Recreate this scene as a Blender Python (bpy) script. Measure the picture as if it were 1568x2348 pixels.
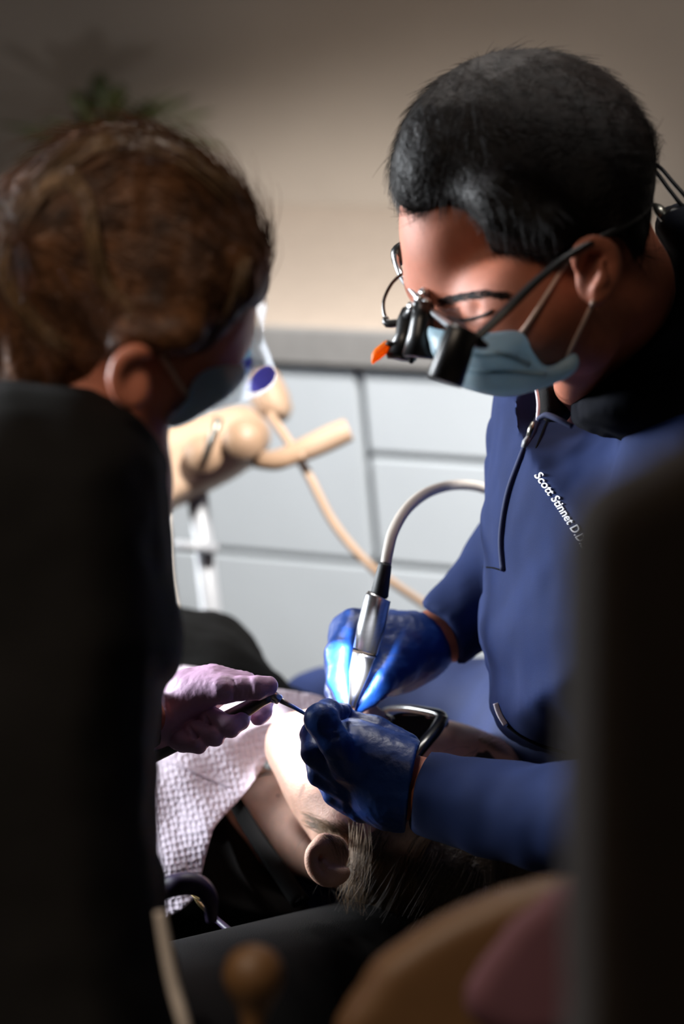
import bpy, bmesh, math, random
import numpy as np
from mathutils import Vector, Matrix, noise
from mathutils.bvhtree import BVHTree

# ------------------------------------------------------------------ scene, camera, light
scene = bpy.context.scene
for o in list(bpy.data.objects):
    bpy.data.objects.remove(o)
COL = scene.collection
rng = random.Random(7)
NR = np.random.RandomState(3)

W, H = 1568.0, 2348.0
LENS, SENS = 85.0, 36.0
F = LENS / SENS * H
PITCH, ROLL = math.radians(20), math.radians(-5.5)
CAM = Vector((0, 0, 1.74))
fwd = Vector((0, math.cos(PITCH), -math.sin(PITCH)))
r0 = Vector((1, 0, 0)); u0 = Vector((0, math.sin(PITCH), math.cos(PITCH)))
rgt = r0 * math.cos(ROLL) + u0 * math.sin(ROLL)
upv = -r0 * math.sin(ROLL) + u0 * math.cos(ROLL)
cd = bpy.data.cameras.new('camera')
cam = bpy.data.objects.new('camera', cd); COL.objects.link(cam)
cd.sensor_fit = 'VERTICAL'; cd.sensor_height = SENS; cd.sensor_width = 24; cd.lens = LENS
M = Matrix((rgt, upv, -fwd)).transposed().to_4x4(); M.translation = CAM
cam.matrix_world = M
cd.dof.use_dof = True; cd.dof.focus_distance = 2.065; cd.dof.aperture_fstop = 2.5
cd.clip_start = 0.02
scene.camera = cam
RM = np.array([list(rgt), list(upv), list(fwd)])
C0 = np.array(list(CAM))

def P(px, py, d):
    "a point seen at (px, py) at distance d along the view axis"
    return CAM + rgt * ((px - W / 2) * d / F) + upv * ((H / 2 - py) * d / F) + fwd * d
def ray(px, py):
    return (P(px, py, 1.0) - CAM)
def Pz(px, py, z):
    r = ray(px, py); return CAM + r * ((z - CAM.z) / r.z)
def depth(p):
    return (Vector(p) - CAM).dot(fwd)

scene.view_settings.view_transform = 'Standard'
scene.view_settings.look = 'None'
scene.view_settings.exposure = 0.0
scene.view_settings.gamma = 1.0
world = bpy.data.worlds.new('world'); scene.world = world
world.use_nodes = True
world.node_tree.nodes['Background'].inputs[0].default_value = (0.9, 0.95, 1.0, 1)
world.node_tree.nodes['Background'].inputs[1].default_value = 0.006

def light(name, kind, loc, target, energy, color, **kw):
    l = bpy.data.lights.new(name, kind); l.energy = energy; l.color = color
    for k, v in kw.items(): setattr(l, k, v)
    o = bpy.data.objects.new(name, l); COL.objects.link(o)
    o.location = loc
    o.rotation_euler = (Vector(target) - Vector(loc)).to_track_quat('-Z', 'Y').to_euler()
    return o
WIN_C = Vector((-2.36, 3.0, 1.60))
# cool side light from an unseen window added in the left wall
light('added_side_light', 'AREA', WIN_C + Vector((0.06, 0, 0)), WIN_C + Vector((2.7, -1.15, -0.45)), 28, (0.90, 0.95, 1.0),
      shape='RECTANGLE', size=1.1, size_y=1.0, spread=math.radians(56))
# added unseen ceiling spot; its falloff shapes a dark vignette on the wall
SPOT_L = Vector((0.6, 1.4, 2.62)); SPOT_T = Vector((-0.25, 3.4, 0.25))
light('added_vignette_spot', 'SPOT', SPOT_L, SPOT_T, 1020, (1.0, 0.965, 0.925), spot_size=math.radians(33.8), spot_blend=0.45, shadow_soft_size=0.14)
# unseen warm ceiling panel, added as fill for faces and hair
PANEL_L = Vector((-0.62, 0.95, 2.60))
light('added_fill_light', 'AREA', PANEL_L - Vector((0, 0, 0.03)), PANEL_L - Vector((0, 0, 1)), 8.0, (1.0, 0.80, 0.62), shape='RECTANGLE', size=0.55, size_y=0.55, spread=math.radians(96))
# unseen ceiling panel added to light the people from behind, clear of the wall
PANEL2_L = Vector((0.05, 2.95, 2.60))
light('added_back_light', 'AREA', PANEL2_L - Vector((0, 0, 0.03)), Vector((0.0, 1.9, 1.0)), 4.5, (1.0, 0.95, 0.90), shape='RECTANGLE', size=0.5, size_y=0.5, spread=math.radians(75))

# ------------------------------------------------------------------ materials
def lin(c):
    return tuple(((v / 255) / 12.92 if v / 255 <= 0.04045 else ((v / 255 + 0.055) / 1.055) ** 2.4) for v in c) + (1,)
def mat(name, rgb, rough=0.5, metal=0.0, var=0.12, vscale=40, bump=0.0, bscale=200, spec=0.5, sheen=0.0, stretch=None,
        trans=0.0, alpha=1.0, sss=0.0, coat=0.0, rgb2=None, detail=3):
    m = bpy.data.materials.new(name); m.use_nodes = True
    nt = m.node_tree; b = nt.nodes['Principled BSDF']
    tc = nt.nodes.new('ShaderNodeTexCoord'); mp = nt.nodes.new('ShaderNodeMapping')
    nt.links.new(tc.outputs['Object'], mp.inputs[0])
    if stretch: mp.inputs['Scale'].default_value = stretch
    nz = nt.nodes.new('ShaderNodeTexNoise'); nz.inputs['Scale'].default_value = vscale; nz.inputs['Detail'].default_value = detail
    nt.links.new(mp.outputs[0], nz.inputs['Vector'])
    cr = nt.nodes.new('ShaderNodeValToRGB')
    base = lin(rgb); c2 = lin(rgb2) if rgb2 else tuple(min(1, v * (1 + var)) for v in base[:3]) + (1,)
    c1 = base if rgb2 else tuple(v * (1 - var) for v in base[:3]) + (1,)
    cr.color_ramp.elements[0].position = 0.32; cr.color_ramp.elements[1].position = 0.68
    cr.color_ramp.elements[0].color = c1; cr.color_ramp.elements[1].color = c2
    nt.links.new(nz.outputs['Fac'], cr.inputs[0]); nt.links.new(cr.outputs[0], b.inputs['Base Color'])
    b.inputs['Roughness'].default_value = rough; b.inputs['Metallic'].default_value = metal
    b.inputs['Specular IOR Level'].default_value = spec
    b.inputs['Sheen Weight'].default_value = sheen
    b.inputs['Transmission Weight'].default_value = trans
    b.inputs['Alpha'].default_value = alpha
    b.inputs['Coat Weight'].default_value = coat
    if sss:
        b.inputs['Subsurface Weight'].default_value = sss
        b.inputs['Subsurface Radius'].default_value = (0.010, 0.004, 0.002)
        b.inputs['Subsurface Scale'].default_value = 0.6
    if bump:
        bz = nt.nodes.new('ShaderNodeTexNoise'); bz.inputs['Scale'].default_value = bscale; bz.inputs['Detail'].default_value = 4
        nt.links.new(mp.outputs[0], bz.inputs['Vector'])
        bm_ = nt.nodes.new('ShaderNodeBump'); bm_.inputs['Strength'].default_value = bump; bm_.inputs['Distance'].default_value = 0.003
        nt.links.new(bz.outputs['Fac'], bm_.inputs['Height']); nt.links.new(bm_.outputs[0], b.inputs['Normal'])
    return m
MT = {}
MT['wall'] = mat('wall_paint', (166, 156, 145), 0.8, var=0.04, vscale=6)
MT['sidewall'] = mat('side_wall_paint', (84, 72, 60), 0.85, var=0.05, vscale=4)
MT['ceil'] = mat('ceiling_paint', (110, 106, 100), 0.9, var=0.03, vscale=5)
MT['floor'] = mat('vinyl_floor', (120, 112, 104), 0.5, var=0.15, vscale=8)
MT['counter'] = mat('counter_laminate', (166, 152, 139), 0.7, var=0.05, vscale=60)
MT['counteredge'] = mat('counter_edge_grey', (128, 126, 124), 0.5, var=0.05)
MT['cab'] = mat('cabinet_white', (180, 186, 191), 0.45, var=0.02, vscale=10)
MT['cabbody'] = mat('cabinet_carcass', (170, 174, 178), 0.6, var=0.03)
MT['skin_d'] = mat('skin_tan', (176, 104, 78), 0.62, var=0.10, vscale=60, bump=0.15, bscale=700, sss=0.15)
MT['skin_a'] = mat('skin_pink', (182, 112, 88), 0.5, var=0.10, vscale=60, bump=0.1, bscale=700, sss=0.15)
MT['skin_p'] = mat('skin_pale', (218, 172, 150), 0.48, var=0.08, vscale=90, bump=0.35, bscale=900, sss=0.15)
MT['hair_d'] = mat('hair_dark_brown', (15, 10, 8), 0.5, spec=0.12, var=0.35, vscale=90, bump=0.6, bscale=300)
MT['hair_a'] = mat('hair_brown', (52, 32, 20), 0.5, spec=0.3, var=0.4, vscale=40, bump=0.6, bscale=250, rgb2=(112, 74, 46))
MT['hair_p'] = mat('hair_dark_blonde', (50, 38, 27), 0.5, var=0.35, vscale=60, bump=0.6, bscale=250)
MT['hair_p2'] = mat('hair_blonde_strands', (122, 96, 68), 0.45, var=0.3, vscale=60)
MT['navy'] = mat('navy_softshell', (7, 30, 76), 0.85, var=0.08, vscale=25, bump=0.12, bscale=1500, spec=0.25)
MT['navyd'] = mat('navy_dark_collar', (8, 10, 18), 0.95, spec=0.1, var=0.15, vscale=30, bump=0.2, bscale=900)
MT['sleeve'] = mat('navy_sleeve_cloth', (20, 34, 76), 0.8, var=0.1, vscale=25, bump=0.15, bscale=1400)
MT['pants'] = mat('navy_trousers', (26, 44, 92), 0.8, var=0.1, vscale=20, bump=0.15, bscale=900)
MT['blackcloth'] = mat('black_cloth', (9, 8, 8), 0.9, var=0.2, vscale=30, bump=0.2, bscale=900, spec=0.2)
MT['blackshirt'] = mat('black_shirt', (7, 7, 7), 0.92, var=0.2, vscale=30, bump=0.2, bscale=900, spec=0.1)
MT['blueglove'] = mat('blue_nitrile', (14, 58, 130), 0.45, var=0.08, vscale=30, bump=0.25, bscale=130)
MT['lavglove'] = mat('lavender_nitrile', (222, 180, 216), 0.5, var=0.06, vscale=30, bump=0.2, bscale=140)
MT['mask'] = mat('mask_blue', (176, 208, 224), 0.85, var=0.05, vscale=40, bump=0.3, bscale=90)
MT['loop'] = mat('elastic_loop', (210, 180, 165), 0.8)
MT['black'] = mat('black_plastic', (14, 14, 15), 0.35, var=0.1)
MT['blackgloss'] = mat('black_gloss', (10, 10, 12), 0.26, var=0.1, coat=0.4)
MT['steel'] = mat('brushed_steel', (200, 202, 206), 0.28, metal=1.0, var=0.05, stretch=(1, 1, 12))
MT['darksteel'] = mat('dull_steel', (128, 126, 118), 0.38, metal=1.0, var=0.06)
MT['orange'] = mat('orange_acrylic', (255, 140, 10), 0.2, var=0.05, trans=0.35)
MT['hose'] = mat('grey_hose', (188, 180, 172), 0.5, var=0.03)
MT['rubber'] = mat('dark_rubber', (36, 40, 42), 0.6, var=0.1)
MT['white'] = mat('white_thread', (240, 240, 245), 0.7, var=0.03)
MT['tag'] = mat('pale_tape', (222, 214, 224), 0.8, var=0.03)
MT['violet'] = mat('violet_reflection', (120, 110, 255), 0.35, var=0.05, trans=0.75)
MT['unit'] = mat('beige_plastic', (172, 144, 120), 0.5, var=0.04)
MT['unitdark'] = mat('taupe_plastic', (150, 122, 98), 0.5, var=0.05)
MT['pole'] = mat('grey_pole', (140, 142, 146), 0.4, var=0.05)
MT['leaf'] = mat('leaf_green', (52, 58, 18), 0.6, var=0.35, vscale=30)
MT['pot'] = mat('clay_pot', (120, 84, 58), 0.8, var=0.1)
MT['tan'] = mat('tan_vinyl', (96, 68, 38), 0.55, var=0.08, vscale=20)
MT['pink'] = mat('mauve_cloth', (98, 62, 72), 0.8, var=0.08, vscale=20)
MT['chair'] = mat('charcoal_vinyl', (13, 13, 14), 0.75, var=0.12, vscale=20)
MT['brownseat'] = mat('dark_brown_leather', (26, 20, 15), 0.85, var=0.3, vscale=9, spec=0.15)
MT['purple'] = mat('purple_cord', (42, 22, 66), 0.5, var=0.1)
MT['gold'] = mat('brass_clip', (214, 190, 140), 0.3, metal=1.0, var=0.05)
MT['mole'] = mat('brown_mole', (70, 36, 24), 0.6)
MT['lens'] = mat('smoked_lens', (22, 22, 24), 0.08, var=0.05, coat=0.5)

def bib_mat():
    m = mat('paper_bib', (206, 194, 208), 0.9, var=0.02)
    nt = m.node_tree; b = nt.nodes['Principled BSDF']
    uv = nt.nodes.new('ShaderNodeUVMap'); uv.uv_map = 'UVMap'
    vo = nt.nodes.new('ShaderNodeTexVoronoi'); vo.inputs['Scale'].default_value = 1.0; vo.inputs['Randomness'].default_value = 0.45
    nt.links.new(uv.outputs[0], vo.inputs['Vector'])
    bp = nt.nodes.new('ShaderNodeBump'); bp.inputs['Strength'].default_value = 1.0; bp.inputs['Distance'].default_value = 0.0022
    nt.links.new(vo.outputs['Distance'], bp.inputs['Height']); nt.links.new(bp.outputs[0], b.inputs['Normal'])
    return m
MT['bib'] = bib_mat()
def visor_mat():
    m = bpy.data.materials.new('clear_visor'); m.use_nodes = True
    nt = m.node_tree; nt.nodes.clear()
    out = nt.nodes.new('ShaderNodeOutputMaterial'); mx = nt.nodes.new('ShaderNodeMixShader')
    tr = nt.nodes.new('ShaderNodeBsdfTransparent'); gl = nt.nodes.new('ShaderNodeBsdfTranslucent'); gl.inputs[0].default_value = (0.9, 0.92, 0.96, 1)
    g2 = nt.nodes.new('ShaderNodeBsdfGlossy'); g2.inputs['Roughness'].default_value = 0.12
    m2 = nt.nodes.new('ShaderNodeMixShader'); m2.inputs[0].default_value = 0.35; nt.links.new(gl.outputs[0], m2.inputs[1]); nt.links.new(g2.outputs[0], m2.inputs[2])
    tr.inputs[0].default_value = (0.96, 0.97, 0.98, 1)
    nz = nt.nodes.new('ShaderNodeTexNoise'); nz.inputs['Scale'].default_value = 30
    mr = nt.nodes.new('ShaderNodeMapRange'); mr.inputs[3].default_value = 0.15; mr.inputs[4].default_value = 0.45
    nt.links.new(nz.outputs['Fac'], mr.inputs[0]); nt.links.new(mr.outputs[0], mx.inputs[0])
    nt.links.new(tr.outputs[0], mx.inputs[1]); nt.links.new(m2.outputs[0], mx.inputs[2]); nt.links.new(mx.outputs[0], out.inputs[0])
    return m
MT['visor'] = visor_mat()
def translucent(name, rgb):
    m = mat(name, rgb, 0.4, var=0.05); nt = m.node_tree
    t_ = nt.nodes.new('ShaderNodeBsdfTranslucent'); t_.inputs[0].default_value = lin(rgb)
    mx = nt.nodes.new('ShaderNodeMixShader'); mx.inputs[0].default_value = 0.6
    nt.links.new(nt.nodes['Principled BSDF'].outputs[0], mx.inputs[1]); nt.links.new(t_.outputs[0], mx.inputs[2])
    nt.links.new(mx.outputs[0], nt.nodes['Material Output'].inputs[0])
    return m
MT['violet'] = translucent('violet_reflection_tint', (190, 184, 255))  # colour of the reflections modelled on the visor
MT['orange'] = translucent('orange_acrylic_clear', (255, 150, 10))
MT['mask'] = translucent('mask_paper_blue', (188, 214, 226))
def emit_mat(name, col, s):
    m = bpy.data.materials.new(name); m.use_nodes = True
    b = m.node_tree.nodes['Principled BSDF']
    b.inputs['Emission Color'].default_value = col; b.inputs['Emission Strength'].default_value = s
    return m
MT['glow'] = emit_mat('added_panel_glow', (1, 0.95, 0.9, 1), 0.5)
MT['pane_glow'] = emit_mat('added_window_glow', (0.85, 0.93, 1.0, 1), 0.4)

# ------------------------------------------------------------------ object helpers
ORG = {}
def thing(name, label, cat, base, group=None, kind=None):
    o = bpy.data.objects.new(name, None); COL.objects.link(o); o.location = base
    o.empty_display_size = 0.05
    ORG[o] = Vector(base)
    o['label'] = label; o['category'] = cat
    if group: o['group'] = group
    return o
def tag(o, label, cat, group=None):
    o['label'] = label; o['category'] = cat
    if group: o['group'] = group
    return o
def mk(name, verts, faces, m, parent=None, smooth=True, label=None, kind=None):
    v = np.asarray(verts, dtype=np.float64)
    if parent is not None: org = ORG[parent]
    else:
        lo = v.min(0); hi = v.max(0); org = Vector(((lo[0] + hi[0]) / 2, (lo[1] + hi[1]) / 2, lo[2]))
    v = v - np.array(list(org))
    me = bpy.data.meshes.new(name)
    me.from_pydata(v.tolist(), [], [list(map(int, f)) for f in faces] if not isinstance(faces, np.ndarray) else faces.tolist())
    me.update()
    if smooth: me.polygons.foreach_set('use_smooth', [True] * len(me.polygons))
    me.materials.append(MT[m])
    o = bpy.data.objects.new(name, me); COL.objects.link(o)
    ORG[o] = org
    if parent is not None: o.parent = parent
    else: o.location = org
    if label: o['label'] = label
    if kind: o['kind'] = kind
    return o
def bvh(o):
    org = ORG[o]
    vs = [v.co + org for v in o.data.vertices]
    return BVHTree.FromPolygons(vs, [tuple(p.vertices) for p in o.data.polygons])
def hit(tree, px, py, off=0.0, default=None):
    r = ray(px, py).normalized()
    loc, n, i, dist = tree.ray_cast(CAM, r)
    if loc is None: return default
    return loc - r * off

# ---- signed distance sculpting in camera space (x right, y up, z depth)
def cs(p):
    d = p[2]; return np.array([(p[0] - W / 2) * d / F, (H / 2 - p[1]) * d / F, d])
def to_world(V):
    return C0 + V @ RM
def spline_closed(pts, n=6):
    pts = np.array(pts, float); N = len(pts); out = []
    for i in range(N):
        p0, p1, p2, p3 = pts[i - 1], pts[i], pts[(i + 1) % N], pts[(i + 2) % N]
        for t in np.linspace(0, 1, n, endpoint=False):
            out.append(0.5 * ((2 * p1) + (-p0 + p2) * t + (2 * p0 - 5 * p1 + 4 * p2 - p3) * t * t + (-p0 + 3 * p1 - 3 * p2 + p3) * t ** 3))
    return np.array(out)
def spline_open(pts, n=8):
    pts = [np.array(p, float) for p in pts]; out = []
    N = len(pts)
    for i in range(N - 1):
        p0 = pts[max(i - 1, 0)]; p1 = pts[i]; p2 = pts[i + 1]; p3 = pts[min(i + 2, N - 1)]
        for t in np.linspace(0, 1, n, endpoint=False):
            out.append(0.5 * ((2 * p1) + (-p0 + p2) * t + (2 * p0 - 5 * p1 + 4 * p2 - p3) * t * t + (-p0 + 3 * p1 - 3 * p2 + p3) * t ** 3))
    out.append(pts[-1]); return np.array(out)
class Poly2:
    "signed distance (negative inside, pixels) to a closed outline, as a lookup table"
    def __init__(self, pts, smooth=True, step=4.0, margin=120):
        self.p = p = spline_closed(pts) if smooth else np.array(pts, float)
        lo = p.min(0) - margin; hi = p.max(0) + margin
        self.lo, self.step = lo, step
        nx = int((hi[0] - lo[0]) / step) + 2; ny = int((hi[1] - lo[1]) / step) + 2
        X, Y = np.meshgrid(lo[0] + np.arange(nx) * step, lo[1] + np.arange(ny) * step, indexing='ij')
        best = np.full(X.shape, 1e9, np.float32); ins = np.zeros(X.shape, bool)
        for i in range(len(p)):
            a, b = p[i], p[(i + 1) % len(p)]; e = b - a
            L = max(e @ e, 1e-9)
            t = np.clip(((X - a[0]) * e[0] + (Y - a[1]) * e[1]) / L, 0, 1)
            best = np.minimum(best, (X - a[0] - t * e[0]) ** 2 + (Y - a[1] - t * e[1]) ** 2)
            if a[1] != b[1]:
                c = ((a[1] > Y) != (b[1] > Y)) & (X < (b[0] - a[0]) * (Y - a[1]) / (b[1] - a[1]) + a[0])
                ins ^= c
        self.T = np.where(ins, -1, 1).astype(np.float32) * np.sqrt(best)
    def __call__(self, px, py):
        T = self.T; nx, ny = T.shape
        u = np.clip((px - self.lo[0]) / self.step, 0, nx - 1.001); v = np.clip((py - self.lo[1]) / self.step, 0, ny - 1.001)
        i = u.astype(np.int32); j = v.astype(np.int32); a = u - i; b = v - j
        return T[i, j] * (1 - a) * (1 - b) + T[i + 1, j] * a * (1 - b) + T[i, j + 1] * (1 - a) * b + T[i + 1, j + 1] * a * b

def surfnets(Fd, lo, h):
    S = Fd < 0
    c = np.zeros(tuple(n - 1 for n in S.shape), np.uint8)
    offs = [(a, b, d) for a in (0, 1) for b in (0, 1) for d in (0, 1)]
    n0, n1, n2 = S.shape
    for a, b, d in offs: c += S[a:n0 - 1 + a, b:n1 - 1 + b, d:n2 - 1 + d]
    I, J, K = np.nonzero((c > 0) & (c < 8))
    acc = np.zeros((len(I), 3)); cnt = np.zeros(len(I))
    for ax in range(3):
        for o1 in (0, 1):
            for o2 in (0, 1):
                A = [0, 0, 0]; oth = [x for x in range(3) if x != ax]
                A[oth[0]] = o1; A[oth[1]] = o2; B = list(A); B[ax] = 1
                fa = Fd[I + A[0], J + A[1], K + A[2]]; fb = Fd[I + B[0], J + B[1], K + B[2]]
                m = (fa < 0) != (fb < 0)
                t = np.where(m, fa / np.where(m, fa - fb, 1), 0)
                pos = np.tile(np.array(A, float), (len(I), 1)); pos[:, ax] = t
                acc += pos * m[:, None]; cnt += m
    V = (np.stack([I, J, K], 1) + acc / cnt[:, None]) * h + lo
    vid = np.full(c.shape, -1, np.int64); vid[I, J, K] = np.arange(len(I))
    Q = []
    for ax in range(3):
        s0 = [slice(None)] * 3; s1 = [slice(None)] * 3
        s0[ax] = slice(0, -1); s1[ax] = slice(1, None)
        a = S[tuple(s0)]; b = S[tuple(s1)]
        E = np.nonzero(a != b); E = [e for e in E]
        o1, o2 = [x for x in range(3) if x != ax]
        ok = (E[o1] > 0) & (E[o2] > 0) & (E[o1] < S.shape[o1] - 1) & (E[o2] < S.shape[o2] - 1)
        E = [e[ok] for e in E]
        def cell(d1, d2):
            q = [e.copy() for e in E]; q[o1] += d1; q[o2] += d2
            return vid[q[0], q[1], q[2]]
        q = np.stack([cell(-1, -1), cell(0, -1), cell(0, 0), cell(-1, 0)], 1)
        fl = a[E[0], E[1], E[2]]
        if ax == 1: fl = ~fl
        q[fl] = q[fl][:, ::-1]
        Q.append(q)
    return V, np.concatenate(Q)

class Blob:
    def __init__(self, h=0.0025): self.h = h; self.ops = []; self.lo = np.full(3, 1e9); self.hi = np.full(3, -1e9)
    def _b(self, lo, hi): self.lo = np.minimum(self.lo, lo); self.hi = np.maximum(self.hi, hi)
    def cap(self, a, b, k=0.012, sub=False):
        A, B = cs(a), cs(b); ra = a[3] * a[2] / F; rb = b[3] * b[2] / F; r = max(ra, rb)
        lo = np.minimum(A, B) - r; hi = np.maximum(A, B) + r
        if not sub: self._b(lo, hi)
        def f(X, Y, Z):
            ab = B - A; L = ab @ ab
            x, y, z = X - A[0], Y - A[1], Z - A[2]
            t = np.clip((x * ab[0] + y * ab[1] + z * ab[2]) / max(L, 1e-12), 0, 1)
            return np.sqrt((x - t * ab[0]) ** 2 + (y - t * ab[1]) ** 2 + (z - t * ab[2]) ** 2) - (ra + (rb - ra) * t)
        self.ops.append((('-' if sub else '+'), f, lo, hi, k)); return self
    def chain(self, pts, k=0.008, n=0, k2=0.006):
        if n: pts = [tuple(p) for p in spline_open(pts, n)]
        for i in range(len(pts) - 1): self.cap(pts[i], pts[i + 1], k if i == 0 else min(k, k2))
        return self
    def ell(self, c, r, rot=0, yaw=0, k=0.015, sub=False):
        Cc = cs(c); R = np.array(r, float) * c[2] / F
        ca, sa = math.cos(math.radians(rot)), math.sin(math.radians(rot))
        cy, sy = math.cos(math.radians(yaw)), math.sin(math.radians(yaw))
        m = R.max(); lo = Cc - m; hi = Cc + m
        if not sub: self._b(lo, hi)
        def f(X, Y, Z):
            x, y, z = X - Cc[0], Y - Cc[1], Z - Cc[2]
            x, y = x * ca - y * sa, x * sa + y * ca          # rot: clockwise on the picture
            x, z = x * cy - z * sy, x * sy + z * cy
            k0 = np.sqrt((x / R[0]) ** 2 + (y / R[1]) ** 2 + (z / R[2]) ** 2)
            k1 = np.sqrt((x / R[0] ** 2) ** 2 + (y / R[1] ** 2) ** 2 + (z / R[2] ** 2) ** 2)
            return k0 * (k0 - 1) / np.maximum(k1, 1e-9)
        self.ops.append((('-' if sub else '+'), f, lo, hi, k)); return self
    def puff(self, pts, d0, T, R, g=(0, 0), k=0.012, smooth=True, T2=None):
        "outline filled out like a cushion: half thickness T (m) reached R pixels inside the rim; g: depth slope per 1000 px"
        pl = Poly2(pts, smooth); c = pl.p.mean(0)
        T2 = T if T2 is None else T2
        dl = lambda q: d0 + (q[0] - c[0]) * g[0] / 1000 + (q[1] - c[1]) * g[1] / 1000
        cc = [cs((q[0], q[1], dl(q) + s)) for q in pl.p for s in (-T, T2)]
        lo = np.min(cc, 0); hi = np.max(cc, 0); self._b(lo, hi)
        def f(X, Y, Z):
            px = X / Z * F + W / 2; py = H / 2 - Y / Z * F
            s = pl(px, py)
            dd = Z - (d0 + (px - c[0]) * g[0] / 1000 + (py - c[1]) * g[1] / 1000)
            u = np.clip(-s / R, 0, 1); prof = np.sqrt(np.maximum(1 - (1 - u) ** 2, 0))
            t = np.where(dd < 0, T, T2) * prof
            inside = np.abs(dd) - t
            outside = np.hypot(np.maximum(s, 0) * d0 / F, dd)
            return np.where(s < 0, np.maximum(inside, -1) * 0.7, outside * 0.7)
        self.ops.append(('+', f, lo, hi, k)); return self
    def clip(self, pts, k=0.004, smooth=True, sub=False, d=None, margin=700):
        pl = Poly2(pts, smooth, margin=margin, step=6.0)
        def f(X, Y, Z):
            return pl(X / Z * F + W / 2, H / 2 - Y / Z * F) * Z / F
        self.ops.append((('-' if sub else '&'), f, None, None, k)); return self
    def build(self, name, m, parent=None, pad=4, relax=1, wr=None, label=None, kind=None):
        h = self.h; lo = self.lo - pad * h; n = np.ceil((self.hi + pad * h - lo) / h).astype(int) + 1
        ax = [(lo[i] + np.arange(n[i]) * h) for i in range(3)]
        Fd = np.full(tuple(n), 0.08, np.float32)
        for op, f, plo, phi, k in self.ops:
            if plo is None: sl = (slice(None),) * 3
            else:
                mg = k + 6 * h
                sl = tuple(slice(max(int((plo[i] - mg - lo[i]) / h), 0), max(min(int((phi[i] + mg - lo[i]) / h) + 2, n[i]), 0)) for i in range(3))
            X = ax[0][sl[0]][:, None, None].astype(np.float32); Y = ax[1][sl[1]][None, :, None].astype(np.float32); Z = ax[2][sl[2]][None, None, :].astype(np.float32)
            A = Fd[sl]
            if A.size == 0: continue
            b = f(X, Y, Z) + np.zeros(A.shape, np.float32)
            if op == '+':
                q = np.maximum(k - np.abs(A - b), 0) / k; Fd[sl] = np.minimum(A, b) - q * q * k / 4
            elif op == '-':
                q = np.maximum(k - np.abs(A + b), 0) / k; Fd[sl] = np.maximum(A, -b) + q * q * k / 4
            else:
                q = np.maximum(k - np.abs(A - b), 0) / k; Fd[sl] = np.maximum(A, b) + q * q * k / 4
        Fd[0] = Fd[-1] = 0.1; Fd[:, 0] = Fd[:, -1] = 0.1; Fd[:, :, 0] = Fd[:, :, -1] = 0.1
        V, Q = surfnets(Fd, lo, h)
        V = to_world(V)
        for _ in range(relax):
            acc = np.zeros_like(V); cnt = np.zeros(len(V))
            for i in range(4):
                a, b = Q[:, i], Q[:, (i + 1) % 4]
                np.add.at(acc, a, V[b]); np.add.at(cnt, a, 1); np.add.at(acc, b, V[a]); np.add.at(cnt, b, 1)
            V = V * 0.5 + 0.5 * acc / cnt[:, None]
        v0 = V - V.mean(0)
        vol = np.einsum('ij,ij->i', v0[Q[:, 0]], np.cross(v0[Q[:, 1]], v0[Q[:, 2]])).sum() + np.einsum('ij,ij->i', v0[Q[:, 0]], np.cross(v0[Q[:, 2]], v0[Q[:, 3]])).sum()
        if vol < 0: Q = Q[:, ::-1]
        if wr:                                               # wrinkles: (amplitude, scale vector)
            amp, sc = wr
            nrm = np.zeros_like(V); fn = np.cross(V[Q[:, 2]] - V[Q[:, 0]], V[Q[:, 3]] - V[Q[:, 1]])
            for i in range(4): np.add.at(nrm, Q[:, i], fn)
            nrm /= np.maximum(np.linalg.norm(nrm, axis=1), 1e-9)[:, None]
            s = np.array([noise.fractal(Vector((v[0] * sc[0], v[1] * sc[1], v[2] * sc[2])), 1.0, 2.0, 3) for v in V])
            V = V + nrm * (s * amp)[:, None]
        return mk(name, V, np.ascontiguousarray(Q), m, parent, label=label, kind=kind)

# ---- tubes, lathes, boxes
def frames(P_):
    T = np.gradient(P_, axis=0); T /= np.maximum(np.linalg.norm(T, axis=1), 1e-9)[:, None]
    ref = np.array([0, 0, 1.0]) if abs(T[0][2]) < 0.9 else np.array([1.0, 0, 0])
    n = np.cross(T[0], ref); n /= np.linalg.norm(n); N_ = [n]
    for i in range(1, len(P_)):
        n = N_[-1] - T[i] * (N_[-1] @ T[i]); n /= max(np.linalg.norm(n), 1e-9); N_.append(n)
    N_ = np.array(N_); return T, N_, np.cross(T, N_)
def tube_data(pts, rad, seg=10, cap=True, flat=1.0):
    P_ = np.array([list(p) for p in pts], float); r = np.broadcast_to(np.asarray(rad, float), (len(P_),))
    T, N_, B_ = frames(P_)
    a = np.arange(seg) * 2 * math.pi / seg
    V = (P_[:, None, :] + r[:, None, None] * (np.cos(a)[None, :, None] * N_[:, None, :] + flat * np.sin(a)[None, :, None] * B_[:, None, :])).reshape(-1, 3)
    Fs = []
    for i in range(len(P_) - 1):
        for j in range(seg):
            k = (j + 1) % seg
            Fs.append((i * seg + j, i * seg + k, (i + 1) * seg + k, (i + 1) * seg + j))
    if cap:
        Fs.append(tuple(range(seg))[::-1]); Fs.append(tuple((len(P_) - 1) * seg + j for j in range(seg)))
    return V, Fs
def tube(name, pts, rad, m, parent=None, seg=10, n=0, flat=1.0, label=None):
    "pts: (px, py, d) or (px, py, d, r_px)"
    if n: pts = spline_open(pts, n)
    w = [P(p[0], p[1], p[2]) for p in pts]
    r = [p[3] * p[2] / F for p in pts] if len(pts[0]) > 3 else rad
    V, Fs = tube_data(w, r, seg, flat=flat)
    return mk(name, V, Fs, m, parent, label=label)
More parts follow.
